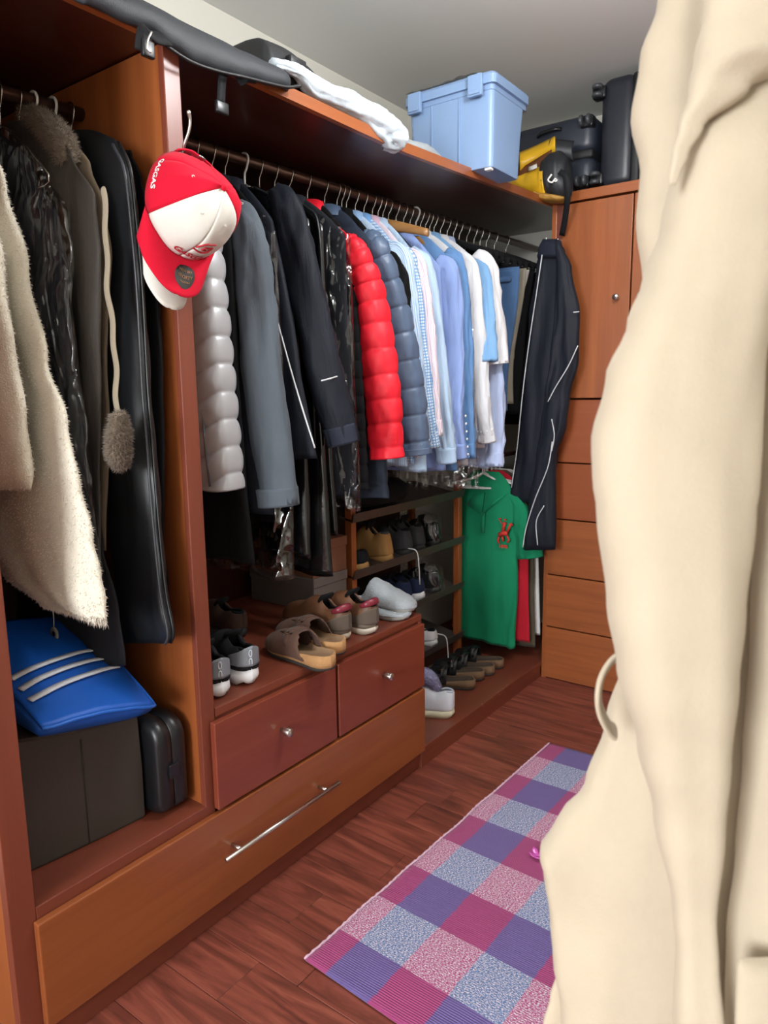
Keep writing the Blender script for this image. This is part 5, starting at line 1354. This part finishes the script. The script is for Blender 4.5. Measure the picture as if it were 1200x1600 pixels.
# ------------------------------------------------------------------ caps on the hook
def cap(name, label, O, F_, U_, mf, mr, mb, marks=False, sc=1.0, bl=.076):
    F_ = Vector(F_).normalized(); U_ = Vector(U_); U_ = (U_ - F_*U_.dot(F_)).normalized(); L_ = U_.cross(F_)
    t = thing(name, label, 'cap', O)
    RF, RB, RL, HC = .103*sc, .100*sc, .083*sc, .118*sc
    def S(a, k, out=0.0):
        """a azimuth from the front (+ to the cap's left), k 0 rim .. 1 top"""
        el = k*pi/2; c = cos(el)**.82; h = sin(el)**.9
        bk = max(0.0, -cos(a))**.8                    # the soft back of the crown hangs slack, almost flat
        c = lerp(c, 1-k, bk*.75); h = lerp(h, k, bk*.75)
        rf = RF if cos(a) > 0 else RB
        f = rf*cos(a)*c; l = RL*sin(a)*c; u = HC*h
        seam = abs(((a/(pi/3)) % 1) - .0); seam = min(seam, 1-seam)
        dn = -.0016*math.exp(-(seam*22)**2)*(1-k*.6)
        d = Vector((F_*(cos(a)*c) + L_*(sin(a)*c) + U_*h*.9)).normalized()
        # the soft crown sags a little and is pinched by the strap
        dent = .006*nz(cos(a)*1.6, sin(a)*1.6, k*2.5 + 3)
        return F_*f + L_*l + U_*u + d*(dn + dent + out)
    for p in range(6):
        a0, a1 = p*pi/3, (p+1)*pi/3; V = []; F = []; n, m = 15, 16
        for i in range(n):
            for j in range(m): V.append(S(lerp(a0, a1, i/(n-1)), j/(m-1)))
        for i in range(n-1):
            for j in range(m-1):
                am = lerp(a0, a1, (i+.5)/(n-1)); k = (j+.5)/(m-1)
                if abs(am-pi) < .5 and k < .46*sqrt(max(0, 1-((am-pi)/.5)**2)): continue
                F.append((i*m+j, (i+1)*m+j, (i+1)*m+j+1, i*m+j+1))
        mk('front_panel' if p in (0, 5) else 'crown_panel', (V, F), mf if p in (0, 5) else mr, t, thick=.0022)
    mk('button', xf(lathe([(0, .004), (.005, .0035), (.0075, .001), (.0075, -.002)], 14), Matrix((L_, -F_, U_)).transposed().to_4x4() ), mr, t).location = S(0, 1.0, .001)
    def brim(u, v, out=0.0):          # u -1..1 across, v 0 joint .. 1 edge
        a = u*1.18; j = S(a, 0)
        ext = bl*sc*(1 - .34*abs(u)**4.5)
        dirf = (F_*1.0 + L_*(-.10*u)).normalized()
        edge = j + dirf*ext*v
        droop = -(.034*abs(u)**2.2 + .004)*v - .008*v*v
        return edge + U_*(droop + .020*v + out)
    V, F, _u = grid(lambda u, v: brim(2*u-1, v), 41, 14)
    mk('brim', (V, F), mb, t, thick=.0035)
    if not marks: mk('brim_stitch', tube([brim(-1 + 2*i/40, .96, .002) for i in range(41)], .0012, 6), mb, t)
    P = [S(pi-.5 + 1.0*i/14, .035, .002) for i in range(15)]
    mk('strap', strip(P, .016, .003, tuple(-F_)), mr, t)
    mk('strap_buckle', tube([P[4]+U_*.009, P[4]-U_*.009, P[6]-U_*.009, P[6]+U_*.009, P[4]+U_*.009], .0018, 6), M_chrome, t)
    if marks:
        for a in (-.52, .52, -1.57, 1.57):
            c = S(a, .62, .001); mk('eyelet', tube([c + (L_*cos(q) + U_*sin(q)*.7 + F_*-.3*sin(q))*.0028 for q in [2*pi*i/10 for i in range(11)]], .0008, 5), mf, t)
        def emb(x, y, out):           # x across the front, y height above the rim in metres
            return S(x/.098, math.asin(min(.98, max(0, y/HC))**(1/.9))/(pi/2), out)
        M_e = plain('red_stitching', srgb(178, 22, 40), .6)
        g = text_geo('GASGAS', .022, .0007, .2)
        def emb_text(g, x0, y0, out): return ([emb(x0+v.x, y0+v.y, out) for v in g[0]], g[1])
        mk('front_lettering', emb_text(g, .008, .027, .0036), M_e, t)
        def poly(pts, w):             # raised satin stitch line
            out = []
            for i in range(len(pts)-1):
                for k in range(6): out.append((lerp(pts[i][0], pts[i+1][0], k/6), lerp(pts[i][1], pts[i+1][1], k/6)))
            out.append(pts[-1]); return tube([emb(x, y, .0020) for x, y in out], w, 6)
        x0, y0 = .018, .063; s = .0175
        G1 = [(1.25, .62), (-.1, .78), (-.55, .62), (-1.05, -.1)]
        G2 = [(-1.15, -.42), (.1, -.62), (.62, -.48), (1.02, .22), (-.05, .30), (-.28, -.08), (.35, -.14)]
        mk('front_emblem', join(*[poly([(x0 + p[0]*s*1.1, y0 + p[1]*s*1.2) for p in G], .0018) for G in (G1, G2)]), M_e, t)
        g = text_geo('GASGAS', .017, .0004, .2)
        V = []
        for v in g[0]: V.append(S(-1.78 + -v.x/.09*-1.0, .10 + v.y/HC*.62, .0016))
        mk('side_lettering', (V, g[1]), plain('white_print', srgb(232, 232, 232), .6), t)
        # round size sticker on the brim
        uc, vc, rs = .12, .50, .0215
        def stp(x, y, out=.0045):
            return brim(uc + x/.092, vc + (y)/.070, out)
        Vv = [stp(0, 0)]; Ff = []
        for rI in range(1, 6):
            for j in range(32):
                a = 2*pi*j/32; Vv.append(stp(rs*rI/5*cos(a), rs*rI/5*sin(a)))
        for j in range(32):
            k = (j+1) % 32; Ff.append((0, 1+j, 1+k))
            for rI in range(4): Ff.append((1+rI*32+j, 1+(rI+1)*32+j, 1+(rI+1)*32+k, 1+rI*32+k))
        stk = mk('round_sticker', (Vv, Ff), plain('sticker_black', srgb(20, 17, 17), .22, coat=.5), t)
        gold = plain('sticker_gold', srgb(140, 98, 66), .3, .4)
        for tx, sz, yy in (('NEW ERA', .0062, -.010), ('9FORTY', .0085, .001), ('ADJUSTABLE', .0038, .010)):
            g = text_geo(tx, sz, .0001); mk('sticker_print', ([stp(v.x, yy - v.y, .0058) for v in g[0]], g[1]), gold, stk)
    return t
C_cred = cloth('red_cap_twill', srgb(204, 18, 48), .85, .15, bscale=500, bump=.2)
C_cwht = cloth('white_cap_twill', srgb(226, 224, 216), .85, .15, bscale=500, bump=.2)
CO = at(292, 320, x=-1.29)
FD = Vector((.05, -.27, -.96)); UD = Vector((1, -.10, .06))
cap('baseball_cap', 'red and white baseball cap with a G emblem on the front', CO, FD, UD, C_cwht, C_cred, C_cred, True, 1.13)
cap('baseball_cap', 'white baseball cap nested behind the red one on the hook', CO + Vector((-.030, .004, -.006)), Vector((.0, -.22, -.97)), UD, C_cwht, C_cwht, C_cwht, False, .86, .150)
t = thing('wall_hook', 'curved steel hook on the divider holding the caps', 'hook', (XF, 1.072, 1.86)); o_ = -Vector(t.location)
mk('hook_arm', mv(tube(smoothpath([(XF, 1.074, 1.862), (XF+.03, 1.066, 1.853), at(288, 226, x=-1.285), at(295, 205, x=-1.272), at(297, 188, x=-1.266), at(294, 172, x=-1.262)], 30), [.0032]*24 + [.0034, .0036, .004, .0044, .0046, .003], 10), o_), M_chrome, t)
mk('hook_plate', mv(box(XF-.0005, XF+.004, 1.066, 1.084, 1.80, 1.85, .002), o_), M_chrome, t, smooth=False)

# ------------------------------------------------------------------ cream robe in the foreground
def cdp(px, py, d): return CAM + ROT @ Vector(((px-600)/FPX*d, -(py-800)/FPX*d, -d))
AX = Vector((ROT[0][0], ROT[1][0], 0)).normalized(); DP = Vector((-AX.y, AX.x, 0))      # across the robe, and into it
M_robe = pile('cream_fleece', srgb(188, 174, 154), .95, 420, .12)
def robe_part(name, rows, d, dep, seed, fold=.008, N=70, M=64, pw=.7, mat=M_robe, kf=2.2, dl=None, cap_=.12):
    ys = [r_[2] for r_ in rows]; R = []
    for i in range(N):
        s = i/(N-1); py = lerp(ys[0], ys[-1], s)
        l = sinterp(py, ys, [r_[0] for r_ in rows]); r = sinterp(py, ys, [r_[1] for r_ in rows])
        dd = d if dl is None else sinterp(py, ys, dl)
        A, B = cdp(l, py, dd), cdp(r, py, dd); c = (A+B)/2; a = AX*((B-A).length/2)
        z = c.z; e_ = min(1, sqrt(s/cap_) if s < cap_ else 1)*min(1, sqrt(max(0, (1-s)/.03))); e_ = max(e_, .12)
        ring = []
        for j in range(M):
            th = 2*pi*j/M; q, w_ = cos(th), sin(th); u = math.copysign(abs(q)**pw, q)
            x = u*a.length
            v = dep*e_*min(1, a.length/.045)*math.copysign(abs(w_)**.8, w_)
            v += fold*(nz(x*kf*5 + seed, seed*1.3, z*1.6)*1.5 + .35*nz(x*30, seed, z*5))*min(1, e_*1.5)
            ring.append(c + AX*x + DP*v)
        R.append(ring)
    return mk(name, mv(loft(R), -Vector(rb.location)), mat, rb)
rb = thing('bathrobe', 'thick cream bathrobe hanging close to the viewer', 'robe', (-.1, .70, .55))
robe_part('body', [(1100, 1300, -260), (1060, 1440, -120), (1027, 1500, 0), (1000, 1510, 90), (986, 1510, 185), (1001, 1500, 260), (994, 1490, 345), (1004, 1480, 435), (1006, 1480, 520), (1000, 1480, 700), (990, 1480, 900), (986, 1480, 1030), (955, 1480, 1140), (922, 1480, 1245), (876, 1480, 1300), (847, 1480, 1345), (856, 1480, 1385), (866, 1480, 1450), (872, 1480, 1525), (884, 1480, 1600), (900, 1480, 1750), (910, 1480, 1950)], .70, .045, 3, .018, N=120, M=96, kf=1.6, cap_=.05)
robe_part('sleeve', [(1125, 1235, 30), (1090, 1216, 150), (1058, 1205, 250), (1038, 1197, 350), (1010, 1195, 430), (985, 1186, 500), (950, 1180, 590), (927, 1176, 690), (929, 1173, 750), (936, 1167, 800), (954, 1152, 950), (970, 1140, 1050), (1000, 1130, 1170), (1025, 1122, 1275), (1054, 1112, 1425), (1060, 1116, 1490), (1056, 1124, 1600), (1050, 1130, 1900)], .60, .042, 7, .016, N=90, M=72, kf=1.3)
robe_part('shawl_collar', [(1120, 1450, -220), (1112, 1480, -60), (1104, 1440, 20), (1091, 1300, 80), (1079, 1170, 140), (1062, 1100, 200), (1052, 1078, 240), (1048, 1064, 275), (1048, 1056, 290)], .562, .030, 11, .006, N=60, M=56, kf=1.2)
robe_part('front_panel', [(1230, 1560, 60), (1212, 1560, 200), (1208, 1560, 350), (1210, 1560, 600), (1206, 1560, 800), (1193, 1560, 1000), (1178, 1560, 1200), (1164, 1560, 1350), (1147, 1560, 1480), (1142, 1560, 1600), (1140, 1560, 1950)], .61, .034, 15, .016, N=80, M=64, kf=1.2)
robe_part('pocket', [(1156, 1420, 1496), (1152, 1420, 1510), (1150, 1420, 1600), (1150, 1420, 1900)], .575, .012, 19, .004, N=40, M=48, kf=1.2, cap_=.04)
robe_part('inner_layer', [(880, 930, 1490), (872, 930, 1515), (860, 930, 1560), (849, 930, 1600), (838, 930, 1700), (830, 930, 1900)], .735, .012, 23, .003, N=40, M=40)
P = smoothpath([cdp(975, 1020, .655), cdp(955, 1034, .65), cdp(940, 1058, .645), cdp(935, 1085, .645), cdp(938, 1110, .65), cdp(950, 1135, .655), cdp(962, 1145, .66)], 30)
mk('belt_loop', mv(strip(P, .020, .0065, tuple((AX*-1))), -Vector(rb.location)), M_robe, rb, subsurf=2)
# the hook it hangs from, on the near wall
t = thing('wall_hook', 'wall arm with a knob that carries the cream bathrobe', 'hook', (XR, .80, 1.95)); hp = cdp(1200, -240, .70)
mk('hook_arm', mv(tube(smoothpath([(XR, hp.y+.06, hp.z+.04), (XR-.1, hp.y+.04, hp.z+.02), hp + Vector((.05, .02, .02)), hp + Vector((-.03, -.005, .05))], 20), .007, 10), -Vector(t.location)), M_chrome, t)
mk('hook_plate', mv(box(XR-.006, XR-.0005, hp.y+.03, hp.y+.09, hp.z-.01, hp.z+.09, .002), -Vector(t.location)), M_chrome, t, smooth=False)

# pink hair clip on the rug
c = at(841, 1338, z=.012); t = thing('hair_clip', 'small glossy pink hair clip lying on the rug', 'hair clip', (c.x, c.y, .009))
M_pk = plain('pink_gloss', srgb(206, 96, 182), .25, spec=.6)
for k in range(5):
    a = 2*pi*k/5; d = Vector((cos(a), sin(a), 0)); mk('petal', loft([[Vector((d.x*s*.026, d.y*s*.026, .003 + .012*s*s)) + Vector((-d.y, d.x, 0))*(w_*cos(q)) + Vector((0, 0, .0025*sin(q))) for q in [2*pi*i/8 for i in range(8)]] for s, w_ in ((.1, .003), (.4, .009), (.75, .011), (1, .004))]), M_pk, t)
mk('clip_bar', tube([(-.02, 0, .004), (.02, .004, .004)], .004, 8), M_pk, t)
